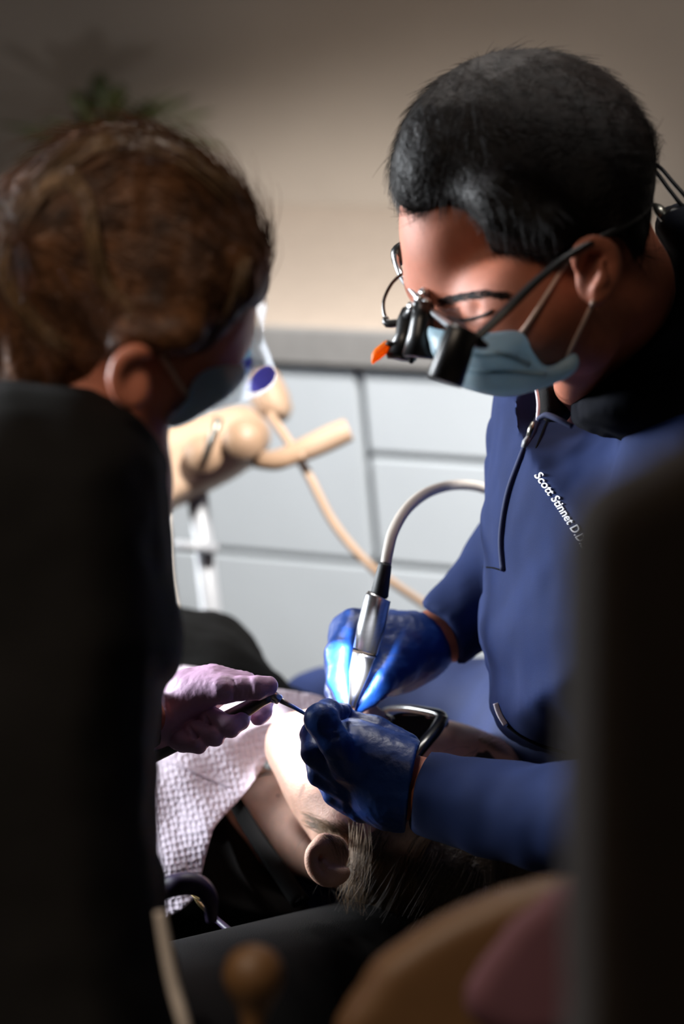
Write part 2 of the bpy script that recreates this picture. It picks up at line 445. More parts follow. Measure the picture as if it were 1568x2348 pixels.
def sheet(name, poly, dfun, thick, m, parent=None, step=12, uvs=None, label=None):
    "thin curved sheet: outline in px, depth from dfun(px, py), real thickness"
    pl = Poly2(poly); lo = pl.p.min(0) - 2 * step; hi = pl.p.max(0) + 2 * step
    nx = int((hi[0] - lo[0]) / step) + 1; ny = int((hi[1] - lo[1]) / step) + 1
    xs = lo[0] + np.arange(nx) * step; ys = lo[1] + np.arange(ny) * step
    X, Y = np.meshgrid(xs, ys, indexing='ij'); S = pl(X, Y)
    gx, gy = np.gradient(S, step)
    # pull the outer ring of grid points onto the outline
    X2 = np.where((S > 0), X - gx * S / np.maximum(gx ** 2 + gy ** 2, .2), X); Y2 = np.where(S > 0, Y - gy * S / np.maximum(gx ** 2 + gy ** 2, .2), Y)
    idx = {}; V = []; UV = []
    def vid(i, j):
        if (i, j) not in idx:
            idx[(i, j)] = len(V); V.append(P(X2[i, j], Y2[i, j], dfun(X2[i, j], Y2[i, j]))); UV.append((X2[i, j], Y2[i, j]))
        return idx[(i, j)]
    Fs = []
    for i in range(nx - 1):
        for j in range(ny - 1):
            if min(S[i, j], S[i + 1, j], S[i, j + 1], S[i + 1, j + 1]) < -0.15 * step:
                Fs.append((vid(i, j), vid(i, j + 1), vid(i + 1, j + 1), vid(i + 1, j)))
    o = mk(name, [list(v) for v in V], Fs, m, parent, label=label)
    if uvs:
        ul = o.data.uv_layers.new(name='UVMap')
        for lp in o.data.loops:
            u = UV[lp.vertex_index]; ul.data[lp.index].uv = uvs(u[0], u[1])
    md = o.modifiers.new('thickness', 'SOLIDIFY'); md.thickness = thick; md.offset = 0
    return o
def strands_data(curves, rads, seg=3):
    Vs, Fs, off = [], [], 0
    for c, r in zip(curves, rads):
        n = len(c); rr = r * np.linspace(1, 0.25, n)
        V, Fc = tube_data(c, rr, seg, cap=False)
        Vs.append(V); Fs += [tuple(i + off for i in f) for f in Fc]; off += len(V)
    return np.concatenate(Vs), Fs
def fur(o, N, flow, length, rad, m, parent, lift=0.15, segs=4, wob=0.25, keep=None, name='hair_strands'):
    "many short strands combed along flow(p, n) over the mesh o"
    me = o.data; org = np.array(list(ORG[o])); nv = len(me.vertices)
    co = np.empty(nv * 3); me.vertices.foreach_get('co', co); co = co.reshape(-1, 3) + org
    nn = np.empty(nv * 3); me.vertex_normals.foreach_get('vector', nn); nn = nn.reshape(-1, 3)
    cur, rd = [], []
    for i in NR.permutation(nv)[:N * 3]:
        if len(cur) >= N: break
        p, n = co[i], nn[i]
        if keep and not keep(p): continue
        d = flow(p, n); d = d - n * (d @ n); L = np.linalg.norm(d)
        if L < 1e-6: continue
        d = d / L + NR.randn(3) * wob * 0.5; ln = length * (0.6 + 0.8 * NR.rand())
        pts = [p - n * 0.001]; 
        for s in range(segs):
            lf = lift * (1 - 0.6 * s / segs)
            pts.append(pts[-1] + (d + n * lf) / np.linalg.norm(d + n * lf) * ln / segs)
            d = d + NR.randn(3) * wob * 0.2
            d = d - n * 0.06 * s
        cur.append(np.array(pts)); rd.append(rad * (0.7 + 0.6 * NR.rand()))
    V, Fs = strands_data(cur, rd)
    return mk(name, V, Fs, m, parent, kind='stuff')
def boxmesh(corner, ax, sz, bev=0.0):
    "box from a corner with axis vectors ax (3) and sizes"
    bm = bmesh.new(); bmesh.ops.create_cube(bm, size=1)
    for v in bm.verts:
        q = (v.co + Vector((.5, .5, .5)))
        v.co = Vector(corner) + ax[0] * q.x * sz[0] + ax[1] * q.y * sz[1] + ax[2] * q.z * sz[2]
    if bev: bmesh.ops.bevel(bm, geom=list(bm.edges), offset=bev, segments=2, affect='EDGES', profile=0.5)
    bmesh.ops.recalc_face_normals(bm, faces=bm.faces)
    bm.verts.ensure_lookup_table()
    V = [list(v.co) for v in bm.verts]; Fs = [[v.index for v in f.verts] for f in bm.faces]
    bm.verts.index_update(); Fs = [[v.index for v in f.verts] for f in bm.faces]
    bm.free(); return V, Fs
def box(name, corner, sz, m, parent=None, ax=None, bev=0.0, label=None):
    ax = ax or (Vector((1, 0, 0)), Vector((0, 1, 0)), Vector((0, 0, 1)))
    V, Fs = boxmesh(corner, ax, sz, bev); return mk(name, V, Fs, m, parent, smooth=False, label=label)
def structure(o):
    o['kind'] = 'structure'; return o

# ------------------------------------------------------------------ the room
YAW = math.radians(27)
wa = Vector((math.cos(YAW), -math.sin(YAW), 0)); wb = Vector((math.sin(YAW), math.cos(YAW), 0)); wz = Vector((0, 0, 1))
AX = (wa, wb, wz)
Q0 = Pz(812, 752, 0.92); Q0.z = 0                         # counter front edge, at the cabinet seam
def wq(a, b, z): return Q0 + wa * a + wb * b + Vector((0, 0, z))
def on_front(px, py, b=0.0):
    "(a, z) where the pixel's ray meets the vertical plane at depth b of the counter run"
    r = ray(px, py); t = ((Q0 + wb * b - CAM).dot(wb)) / r.dot(wb); p = CAM + r * t
    return (p - Q0).dot(wa), p.z
CDEP = 0.62
structure(box('floor', (-3.2, -0.6, -0.05), (6.4, 6.4, 0.05), 'floor'))
structure(box('ceiling', (-3.2, 0.3, 2.66), (6.4, 5.5, 0.05), 'ceil'))
structure(box('wall_back', wq(-3.2, CDEP, 0), (5.6, 0.1, 2.66), 'wall', ax=AX))
# left wall; its window is added to carry the side light
structure(box('wall_left', (-2.55, -0.3, 0), (0.12, 2.55, 2.66), 'sidewall'))
wl = thing('added_window_1', '', '', (-2.5, 3.0, 1.0)); del wl['label']; del wl['category']; wl['kind'] = 'structure'
structure(box('wall_left_corner', (-2.55, 3.75, 0), (0.12, 1.95, 2.66), 'sidewall'))
structure(box('wall_left_added_sill', (-2.55, 2.25, 0), (0.12, 1.5, 1.0), 'sidewall'))
structure(box('wall_left_added_header', (-2.55, 2.25, 2.2), (0.12, 1.5, 0.46), 'sidewall'))
box('added_pane', (-2.50, 2.27, 1.02), (0.01, 1.46, 1.16), 'pane_glow', wl)
for k, (c, s) in enumerate([((-2.47, 2.25, 1.0), (0.04, 0.05, 1.2)), ((-2.47, 3.7, 1.0), (0.04, 0.05, 1.2)), ((-2.47, 2.3, 1.0), (0.04, 1.4, 0.05)), ((-2.47, 2.3, 2.15), (0.04, 1.4, 0.05))]):
    box('added_window_frame', c, s, 'white', wl)
structure(box('wall_right', (2.6, -0.3, 0), (0.12, 4.6, 2.66), 'sidewall'))
structure(box('baseboard_back', wq(-3.2, CDEP - 0.012, 0), (2.1, 0.012, 0.1), 'white', ax=AX))

# lower cabinets, each unit a thing; one continuous counter
zt, zl, zth = 0.92, 0.0, 0.042
_, z1 = on_front(980, 1052); _, z2 = on_front(650, 1276)
z1 = min(max(z1, 0.6), 0.85); z2 = min(max(z2, 0.3), z1 - 0.08)
def cabinet(a0, a1, splits, label):
    t = thing('base_cabinet', label, 'cabinet', wq((a0 + a1) / 2, CDEP / 2, 0), 'white base cabinets under the counter')
    box('body', wq(a0, 0.022, 0.09), (a1 - a0, CDEP - 0.03, zt - zth - 0.095), 'cabbody', t, AX)
    box('plinth', wq(a0, 0.07, 0.0), (a1 - a0, 0.05, 0.09), 'cabbody', t, AX)
    zs = [zt - zth - 0.012] + splits + [0.1]
    for i in range(len(zs) - 1):
        nm = 'drawer' if zs[i] - zs[i + 1] < 0.3 else 'door'
        box(nm, wq(a0 + 0.006, 0.0, zs[i + 1] + 0.005), (a1 - a0 - 0.012, 0.02, zs[i] - zs[i + 1] - 0.01), 'cab', t, AX, bev=0.002)
    return t
cabinet(-1.32, -0.66, [z1], 'white cabinet behind the assistant in black, mostly hidden')
cabinet(-0.66, 0.0, [z2], 'white cabinet under the beige delivery unit with one low seam')
cabinet(0.0, 0.6, [z1, z2], 'white drawer cabinet beside the dentist in the blue jacket')
cabinet(0.6, 1.2, [z1, z2], 'white drawer cabinet hidden behind the dentist in blue')
ct = thing('countertop', 'beige countertop with a grey front edge above white cabinets', 'countertop', wq(-0.06, 0.3, zt - zth))
box('slab', wq(-1.32, 0.0, zt - zth), (2.52, CDEP, zth), 'counter', ct, AX, bev=0.003)
box('edge_band', wq(-1.32, -0.014, zt - zth - 0.004), (2.52, 0.013, zth + 0.004), 'counteredge', ct, AX, bev=0.002)

# bodies for the added ceiling lamps, all out of view
t = thing('added_downlight', 'added unseen round ceiling downlight that pools light on the counter wall', 'ceiling light', SPOT_L + Vector((0, 0, 0.0)))
V, Fs = tube_data([SPOT_L + Vector((0, 0, .04)), SPOT_L + Vector((0, 0, .005))], [0.07, 0.07], 20); mk('housing', V, Fs, 'white', t)
t = thing('added_ceiling_panel', 'added square ceiling fill panel above the treatment chair', 'ceiling light', PANEL_L)
box('added_diffuser', PANEL_L + Vector((-.28, -.28, 0)), (.56, .56, .02), 'glow', t); box('added_panel_frame', PANEL_L + Vector((-.3, -.3, .02)), (.6, .6, .04), 'white', t)

t = thing('added_ceiling_panel', 'added square ceiling panel back-lighting the people from the far end of the chair', 'ceiling light', PANEL2_L)
box('added_diffuser', PANEL2_L + Vector((-.25, -.25, 0.0)), (.5, .5, .02), 'glow', t); box('added_panel_frame', PANEL2_L + Vector((-.28, -.28, .02)), (.56, .56, .04), 'white', t)

# potted plant on the counter, behind the assistant's head
pb = P(240, 480, 3.75); pq = Vector(pb); 
bs = on_front(250, 420, 0.42); pbase = wq(bs[0], 0.42, zt)
t = thing('potted_plant', 'dark green leafy plant in a clay pot on the counter', 'plant', pbase)
V, Fs = tube_data([pbase + Vector((0, 0, z)) for z in (0.0, 0.05, 0.1, 0.115)], [0.05, 0.062, 0.07, 0.074], 18); mk('pot', V, Fs, 'pot', t)
V, Fs = tube_data([pbase + Vector((0, 0, z)) for z in (0.10, 0.106)], [0.066, 0.066], 18); mk('soil', V, Fs, 'brownseat', t)
lv = random.Random(4)
for i in range(46):
    a = lv.uniform(0, 6.28); el = lv.uniform(0.25, 1.35); L = lv.uniform(0.10, 0.20)
    d = Vector((math.cos(a) * math.cos(el), math.sin(a) * math.cos(el), math.sin(el)))
    s = pbase + Vector((0, 0, 0.11)); side = d.cross(Vector((0, 0, 1))).normalized()
    tip = s + d * L; lw = lv.uniform(0.012, 0.022); nrm = side.cross(d)
    pts = []
    for k, (u, w) in enumerate([(0, .08), (0.45, .15), (0.6, .8), (0.78, 1.0), (0.92, .6), (1.02, 0.05)]):
        c = s + d * L * u - Vector((0, 0, 0.05 * u * u))
        pts += [list(c - side * lw * w), list(c + nrm * lw * .25 * w), list(c + side * lw * w)]
    fs = []
    for k in range(5):
        fs += [(3 * k, 3 * k + 1, 3 * k + 4, 3 * k + 3), (3 * k + 1, 3 * k + 2, 3 * k + 5, 3 * k + 4)]
    lf = mk('leaf', pts, fs, 'leaf', t); md = lf.modifiers.new('t', 'SOLIDIFY'); md.thickness = 0.001

# ------------------------------------------------------------------ dental delivery unit in the background (beige)
UD = 2.74
ub = P(452, 1200, UD); t = thing('delivery_unit', 'beige dental delivery unit with round knob and handle, on a grey pole', 'dental unit', (ub.x, ub.y, 0))
b = Blob(0.005)
b.puff([(352, 1010), (420, 968), (500, 942), (565, 932), (612, 975), (610, 1035), (560, 1080), (480, 1125), (400, 1165), (360, 1170)], UD, 0.05, 45, k=0.006)
b.build('housing', 'unit', t)
b = Blob(0.005); b.puff([(585, 850), (620, 845), (648, 875), (668, 930), (655, 965), (610, 960), (580, 930), (570, 880)], UD + 0.05, 0.035, 35); b.build('upper_arm', 'unit', t)
V, Fs = tube_data([P(560, 1008, UD - .045), P(560, 1008, UD - .085)], [0.024, 0.021], 24); mk('knob', V, Fs, 'unitdark', t)
V, Fs = tube_data([P(468, 1040, UD - .045), P(468, 1040, UD - .07)], [0.021, 0.021], 24); mk('pivot', V, Fs, 'unitdark', t)
tube('lever', [(470, 1052, UD - .08, 9), (488, 1005, UD - .09, 8), (502, 958, UD - .09, 11)], 0, 'darksteel', t)
tube('handle', [(590, 1052, UD - .02, 17), (640, 1052, UD - .05, 22), (700, 1030, UD - .06, 27), (760, 1003, UD - .06, 29), (800, 985, UD - .06, 27)], 0, 'unit', t, seg=16, n=4)
tube('handle_grip', [(588, 1060, UD - .03, 14), (640, 1064, UD - .065, 14), (700, 1042, UD - .08, 9)], 0, 'unitdark', t, n=4)
tube('supply_hose', [(618, 950, UD, 10), (660, 1010, UD - .03, 10), (705, 1085, UD - .04, 10), (765, 1200, UD - .04, 10), (840, 1290, UD - .03, 10), (905, 1340, UD, 10), (985, 1395, UD + .05, 10), (1100, 1480, UD + .1, 10)], 0, 'unit', t, n=6)
p0 = P(452, 1130, UD)
V, Fs = tube_data([Vector((p0.x, p0.y, z)) for z in (0.03, p0.z + 0.02)], [0.012, 0.012], 12); mk('pole', V, Fs, 'pole', t)
V, Fs = tube_data([Vector((p0.x, p0.y, z)) for z in (0.0, 0.03, 0.05)], [0.17, 0.165, 0.03], 24); mk('base', V, Fs, 'pole', t)
tube('crossbar', [(380, 1248, UD, 13), (500, 1258, UD, 13)], 0, 'pole', t)
tube('hanging_tube', [(386, 1180, UD - .1, 5), (390, 1300, UD - .1, 5), (402, 1380, UD - .1, 5), (420, 1430, UD - .1, 5)], 0, 'hose', t, n=5)

# ------------------------------------------------------------------ the dentist (right), facing left and down
def px_of(v, r=0.0):
    q = Vector(v) - CAM; d = q.dot(fwd)
    return (W / 2 + q.dot(rgt) / d * F, H / 2 - q.dot(upv) / d * F, d, r * F / d)
dbase = P(1330, 1800, 2.35); dbase.z = 0
D = thing('person', 'person in a navy zip jacket, blue mask and magnifying loupes, working over the patient', 'person', dbase)
b = Blob(0.0026)
b.ell((1208, 398, 1.94), (284, 262, 222), rot=8)
b.ell((1045, 560, 1.935), (124, 150, 150), rot=-8, k=0.03)
b.cap((985, 655, 1.95, 52), (1165, 690, 1.88, 72), k=0.02)
b.ell((1225, 715, 1.885), (150, 130, 130), k=0.025)
b.cap((1085, 800, 1.92, 80), (1335, 765, 1.9, 88), k=0.02)
b.chain([(968, 672, 1.94, 15), (972, 715, 1.935, 20), (992, 748, 1.93, 26)], k=0.01)
b.ell((1062, 712, 1.862), (40, 22, 20), k=0.008, sub=True)
# ear
b.ell((1366, 622, 1.832), (46, 76, 20), rot=14, k=0.012)
b.chain([(1322, 610, 1.828, 9), (1328, 574, 1.822, 11), (1360, 556, 1.82, 12), (1398, 572, 1.824, 12), (1408, 612, 1.828, 11), (1396, 655, 1.83, 10), (1368, 684, 1.828, 16)], k=0.006, n=3)
b.ell((1352, 618, 1.812), (24, 40, 16), rot=10, k=0.008, sub=True)
b.chain([(1378, 600, 1.82, 7), (1382, 640, 1.822, 8), (1364, 660, 1.822, 8)], k=0.006)
# neck, shoulders and arms down to the wrists, under the clothes
b.cap((1400, 650, 1.95, 145), (1450, 900, 2.10, 120), k=0.03)
b.cap((1325, 830, 1.94, 55), (1310, 930, 2.07, 40), k=0.03)
b.ell((1480, 1200, 2.2), (200, 230, 200), k=0.04)
b.chain([(1595, 980, 2.0, 90), (1578, 1250, 1.955, 84), (1495, 1858, 1.91, 80), (1250, 1880, 1.98, 80), (1100, 1848, 2.03, 78), (925, 1800, 2.086, 74)], k=0.03)
b.chain([(1300, 1180, 2.22, 100), (1180, 1330, 2.28, 80), (1040, 1448, 2.26, 66), (985, 1462, 2.25, 62)], k=0.03)
dbody = b.build('body', 'skin_d', D)

hairpoly = [(918, 470), (900, 420), (896, 370), (910, 320), (938, 262), (988, 198), (1055, 148), (1125, 122), (1205, 112), (1300, 124), (1385, 158), (1440, 212), (1480, 280),
            (1500, 345), (1500, 410), (1492, 480), (1488, 545), (1478, 590), (1446, 572), (1425, 542), (1375, 545), (1330, 560), (1300, 580), (1265, 598), (1215, 604), (1160, 602), (1132, 588),
            (1116, 545), (1092, 500), (1050, 470), (1015, 474), (965, 492)]
b = Blob(0.0026)
b.ell((1203, 395, 1.94), (310, 288, 244), rot=8)
b.ell((1005, 385, 1.94), (112, 165, 170), rot=10, k=0.03)
b.ell((1385, 420, 1.93), (130, 170, 185), k=0.03)
b.cap((1150, 480, 1.86, 80), (1260, 520, 1.845, 70), k=0.03)
b.cap((1400, 480, 1.88, 90), (1420, 550, 1.87, 60), k=0.03)
b.clip(hairpoly, k=0.008)
dhair = b.build('hair', 'hair_d', D, wr=(0.002, (40, 30, 30)))
def to_dir(dx, dy, dz=0): return np.array(list(rgt * dx - upv * dy + fwd * dz))
def dflow(p, n):
    x, y, d, _ = px_of(p)
    if y > 430 and x > 1080: return to_dir(0.25, 1.0)                     # sides grow down
    w = min(max((x - 980) / 250, 0), 1)
    return to_dir(-0.5 + 1.2 * w, 0.9 - 1.1 * w, -0.25)
fur(dhair, 5200, dflow, 0.022, 0.0003, 'hair_d', dhair, lift=0.08, wob=0.2)

# jacket
b = Blob(0.0048)
b.puff([(1142, 880), (1130, 960), (1117, 1050), (1108, 1130), (1105, 1220), (1112, 1320), (1106, 1380), (1098, 1440), (1108, 1490), (1124, 1545), (1128, 1610), (1150, 1665), (1210, 1705), (1300, 1735),
        (1500, 1790), (1720, 1800), (1790, 1400), (1780, 1000), (1690, 780), (1610, 640), (1560, 700), (1500, 800), (1440, 870), (1380, 930), (1310, 958), (1240, 950), (1228, 870)],
       2.16, 0.155, 330, g=(-0.12, -0.05), k=0.02)
b.chain([(1600, 900, 2.0, 175), (1580, 1250, 1.95, 170), (1500, 1860, 1.9, 150), (1250, 1880, 1.97, 122), (985, 1815, 2.055, 101)], k=0.05)
b.chain([(1290, 1150, 2.24, 150), (1190, 1300, 2.28, 135), (1022, 1446, 2.25, 84)], k=0.04)
b.clip([(990, 1690), (976, 1730), (956, 1800), (944, 1890), (938, 1960), (800, 1960), (800, 1690)], k=0.003, smooth=False, sub=True)
b.clip([(950, 1384), (985, 1396), (1030, 1430), (1052, 1480), (1045, 1530), (1000, 1560), (850, 1560), (850, 1380)], k=0.003, sub=True)
djk = b.build('jacket', 'navy', D, wr=(0.006, (11, 11, 9)))
jt = bvh(djk)
b = Blob(0.004)                                                            # collar
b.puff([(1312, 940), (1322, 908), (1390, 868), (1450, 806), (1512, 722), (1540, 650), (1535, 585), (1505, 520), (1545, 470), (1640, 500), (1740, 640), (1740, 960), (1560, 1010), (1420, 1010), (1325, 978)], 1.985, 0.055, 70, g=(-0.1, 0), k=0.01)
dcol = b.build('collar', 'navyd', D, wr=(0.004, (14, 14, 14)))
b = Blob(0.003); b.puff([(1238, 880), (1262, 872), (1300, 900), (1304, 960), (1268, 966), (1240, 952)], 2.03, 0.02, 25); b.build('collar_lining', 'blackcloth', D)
tube('collar_edge', [(1234, 962, 1.985, 6), (1252, 952, 1.978, 7), (1280, 962, 1.97, 7), (1312, 978, 1.965, 6)], 0, 'sleeve', D, n=5)
tube('collar_edge', [(1228, 885, 2.01, 4), (1234, 925, 2.0, 4), (1232, 962, 1.99, 4)], 0, 'tag', D, n=5)
def on_jacket(pts, off=0.001, n=6):
    out = []; last = None
    for q in spline_open(pts, n):
        h = hit(jt, q[0], q[1], off)
        d = depth(h) if h is not None else last
        if d is None: d = 2.05
        last = d; out.append((q[0], q[1], d))
    ds = np.array([o[2] for o in out]); ds = np.convolve(np.pad(ds, 2, mode='edge'), np.ones(5) / 5, 'valid')
    return [(o[0], o[1], d) for o, d in zip(out, ds)]
zpts = [(1232, 955), (1212, 1005), (1190, 1060), (1168, 1120), (1155, 1180), (1149, 1240), (1153, 1300), (1158, 1340), (1146, 1400), (1128, 1460), (1122, 1500)]
zp = on_jacket(zpts, 0.0005)
z1_ = [q for q in zp if q[1] < 1310]
zo = tube('zipper', [(x, y, d, 8.5) for x, y, d in z1_], 0, 'sleeve', D, seg=8)
for i in range(0, len(z1_) - 1):                                           # the teeth
    for s in (0, 0.33, 0.66):
        x = z1_[i][0] * (1 - s) + z1_[i + 1][0] * s; y = z1_[i][1] * (1 - s) + z1_[i + 1][1] * s; d = z1_[i][2] * (1 - s) + z1_[i + 1][2] * s - 0.0022
        if y > 1010:
            V, Fs = tube_data([P(x - 4, y - 1, d), P(x + 4, y + 1, d)], 0.0007, 5); mk('tooth', V, Fs, 'navy', zo)
tube('seam', [(x + 13, y, d - .001, 2.5) for x, y, d in on_jacket([(p[0] + 13, p[1]) for p in zpts], 0.0003)], 0, 'navyd', D, seg=6)
tube('seam', [(x, y, d, 2.2) for x, y, d in on_jacket([(1108, 1300), (1130, 1302), (1152, 1308)], 0.0003)], 0, 'navyd', D, seg=6)
pl_ = D
tube('zipper_slider', [(1222, 968, 1.985, 5), (1217, 985, 1.983, 8), (1212, 1002, 1.985, 7)], 0, 'darksteel', D, seg=8, flat=0.6)
tube('zipper_pull', [(1210, 1000, 1.982, 4), (1204, 1012, 1.98, 8), (1200, 1026, 1.98, 7)], 0, 'pole', D, seg=4, flat=0.4)
tube('hem_tape', [(x, y, d, 9) for x, y, d in on_jacket([(1138, 1612), (1146, 1636), (1160, 1660)], 0.002)], 0, 'tag', D, seg=8, flat=0.5, label='pale tape at the jacket hem')
tube('pocket_edge', [(x, y, d, 5) for x, y, d in on_jacket([(1164, 1664), (1200, 1690), (1250, 1712), (1300, 1725)], 0.001)], 0, 'navyd', D, seg=8)

# embroidered name on the chest
fc = bpy.data.curves.new('embroidery', 'FONT'); fc.body = 'Scott Stinnet D.D.S.'; fc.size = 1.0; fc.extrude = 0.0; fc.offset = 0.012; fc.resolution_u = 3
fo = bpy.data.objects.new('embroidery_tmp', fc); COL.objects.link(fo)
bpy.context.view_layer.update()
me_ = bpy.data.meshes.new_from_object(fo.evaluated_get(bpy.context.evaluated_depsgraph_get()))
bm = bmesh.new(); bm.from_mesh(me_); bmesh.ops.triangulate(bm, faces=bm.faces)
bmesh.ops.subdivide_edges(bm, edges=[e for e in bm.edges if e.calc_length() > 0.12], cuts=1); bmesh.ops.triangulate(bm, faces=bm.faces)
xm = max(v.co.x for v in bm.verts)
TA = np.array([1224.0, 1090.0])
vv = []
for v in bm.verts:
    u = v.co.x / xm; L = 228 * (u - 0.10 * u * u)
    ang = math.radians(50 + 9 * u); dirx = np.array([math.cos(ang), math.sin(ang)])
    up_ = np.array([math.sin(math.radians(62)), -math.cos(math.radians(62))])
    q = TA + np.array([math.cos(math.radians(53 + 4 * u)), math.sin(math.radians(53 + 4 * u))]) * L + up_ * (v.co.y * 28)
    hh = hit(jt, q[0], q[1], 0.0012)
    vv.append(list(hh if hh is not None else P(q[0], q[1], 2.02)))
bm.verts.index_update(); ff = [[v.index for v in f.verts] for f in bm.faces]; bm.free()
bpy.data.objects.remove(fo); bpy.data.meshes.remove(me_)
em = mk('embroidered_name', vv, ff, 'white', D, smooth=False, label='white embroidered lettering on the chest')
md = em.modifiers.new('t', 'SOLIDIFY'); md.thickness = 0.0012; md.offset = 0

# trousers
b = Blob(0.007)
kn = P(740, 1640, 2.56); kn2 = P(1180, 1750, 2.05)
b.cap((1280, 1690, 2.45, 190), (745, 1660, 2.6, 128), k=0.05)
b.cap(px_of(kn - Vector((0, 0, .05)), 0.058), px_of(Vector((kn.x - .02, kn.y + .02, 0.09)), 0.05), k=0.03)
b.cap((1300, 1720, 2.3, 190), (1200, 1830, 2.6, 160), k=0.05)
hip = P(1440, 1740, 2.34); hip.z = 0.63
b.cap(px_of(hip, 0.15), (1300, 1700, 2.4, 190), k=0.06)
kr = Vector((hip.x - 0.30, hip.y + 0.02, 0.56))                            # the near leg, tucked below the chair
b.chain([px_of(hip, .12), px_of(kr, .075), px_of(Vector((kr.x + .06, kr.y, .10)), .05)], k=0.04)
b.build('trousers', 'pants', D, wr=(0.005, (10, 10, 10)))
b = Blob(0.008); f0 = Vector((kn.x - .02, kn.y + .02, 0)); b.cap(px_of(f0 + Vector((0, 0, .045)), .045), px_of(f0 + Vector((-.17, -.05, .038)), .036)); b.build('shoe', 'black', D)

b = Blob(0.008); b.cap(px_of(Vector((kr.x + .06, kr.y, .05)), .045), px_of(Vector((kr.x - .10, kr.y, .04)), .036)); b.build('shoe', 'black', D)
ST = thing('stool', 'round dark padded stool under the person in navy', 'stool', (hip.x, hip.y, 0))
V, Fs = tube_data([Vector((hip.x, hip.y, z)) for z in (0.40, 0.41, 0.46, 0.485, 0.49)], [0.15, 0.19, 0.195, 0.18, 0.05], 28); mk('seat', V, Fs, 'chair', ST)
V, Fs = tube_data([Vector((hip.x, hip.y, z)) for z in (0.07, 0.40)], 0.028, 14); mk('gas_lift', V, Fs, 'steel', ST)
for k in range(5):
    a = k * 2 * math.pi / 5; e = Vector((math.cos(a), math.sin(a), 0)); c = Vector((hip.x, hip.y, 0))
    V, Fs = tube_data([c + Vector((0, 0, .085)), c + e * .14 + Vector((0, 0, .075)), c + e * .26 + Vector((0, 0, .06))], [.024, .02, .015], 8); mk('leg', V, Fs, 'pole', ST)
    V, Fs = tube_data([c + e * .26 + Vector((-e.y * .015, e.x * .015, .028)), c + e * .26 + Vector((e.y * .015, -e.x * .015, .028))], .027, 14); mk('castor', V, Fs, 'black', ST)

# surgical mask
b = Blob(0.0025)
b.ell((1125, 812, 1.895), (172, 108, 158), rot=6)
b.cap((1040, 790, 1.92, 70), (1140, 820, 1.86, 72), k=0.03)
b.cap((1150, 830, 1.865, 62), (1325, 835, 1.845, 34), k=0.03)
b.clip([(978, 738), (992, 752), (1030, 762), (1075, 772), (1130, 766), (1186, 760), (1204, 772), (1214, 798), (1236, 832), (1262, 842), (1292, 826), (1318, 812), (1326, 826), (1316, 856), (1258, 884), (1195, 902), (1140, 907), (1075, 892), (1022, 862), (992, 812)], k=0.006)
dmask = b.build('mask', 'mask', D, wr=(0.002, (16, 16, 60)))
mt = bvh(dmask)
for pts in ([(1030, 800), (1090, 812), (1150, 812), (1212, 836)], [(1030, 838), (1100, 852), (1170, 852), (1250, 858)]):     # pleats
    q = []
    for s in spline_open(pts, 6):
        h = hit(mt, s[0], s[1], 0.0002)
        if h is not None: q.append(list(h))
    if len(q) > 3:
        V, Fs = tube_data(q, 0.0028, 6, flat=0.6); mk('pleat', V, Fs, 'mask', dmask)
bt = bvh(dbody)
def on_body(pts, off=0.0015, n=8, tr=None):
    q = []
    for s in spline_open(pts, n):
        h = hit(tr or bt, s[0], s[1], off)
        if h is not None: q.append(list(h))
    return q
for pts in ([(1192, 766), (1215, 735), (1260, 665), (1300, 600), (1312, 580)], [(1300, 818), (1318, 780), (1342, 730), (1360, 690)]):
    q = on_body(pts)
    if len(q) > 3:
        V, Fs = tube_data(q, 0.0019, 8); mk('ear_loop', V, Fs, 'loop', dmask)

cur, rd = [], []
for i in range(150):                                                        # eyebrow
    u = rng.random(); x0 = 1005 + 150 * u + rng.uniform(-6, 6); y0 = 694 - 18 * math.sin(u * 2.4) + rng.uniform(-7, 7)
    q = on_body([(x0, y0), (x0 + 12, y0 - 3 + rng.uniform(-4, 4)), (x0 + 26, y0 + rng.uniform(-5, 5))], 0.0012, 3)
    if len(q) >= 4: cur.append(np.array(q)); rd.append(0.0004)
if cur:
    V, Fs = strands_data(cur, rd); mk('eyebrow', V, Fs, 'hair_d', D, kind='stuff')
q = on_body([(1030, 726), (1060, 734), (1100, 726), (1130, 712)], 0.0008, 5)
if len(q) > 4:
    V, Fs = tube_data(q, 0.0013, 6); mk('eyelid_line', V, Fs, 'hair_d', D)

# gloves
g = Blob(0.0015)                                                            # left hand, near
g.puff([(985, 1706), (1040, 1718), (1030, 1800), (1010, 1898), (900, 1906), (845, 1890), (805, 1856), (782, 1812), (770, 1770), (768, 1700), (785, 1652), (830, 1652), (900, 1676)], 2.085, 0.042, 85, g=(-0.12, 0), k=0.01)
g.chain([(800, 1752, 2.066, 46), (768, 1702, 2.046, 36), (736, 1650, 2.046, 38), (752, 1632, 2.062, 29), (786, 1632, 2.078, 18)], k=0.012, k2=0.004)
g.chain([(785, 1778, 2.078, 36), (722, 1726, 2.074, 32), (718, 1684, 2.09, 30), (740, 1664, 2.112, 26)], k=0.004, k2=0.002)
g.chain([(800, 1812, 2.086, 34), (736, 1774, 2.086, 31), (724, 1740, 2.104, 27)], k=0.004, k2=0.002)
g.chain([(825, 1852, 2.094, 34), (768, 1820, 2.096, 28), (748, 1792, 2.116, 24)], k=0.004, k2=0.002)
g.chain([(930, 1712, 2.095, 34), (862, 1672, 2.108, 28), (810, 1652, 2.112, 22)], k=0.012)
g.chain([(780, 1626, 2.1, 15), (792, 1624, 2.11, 13)], k=0.006)
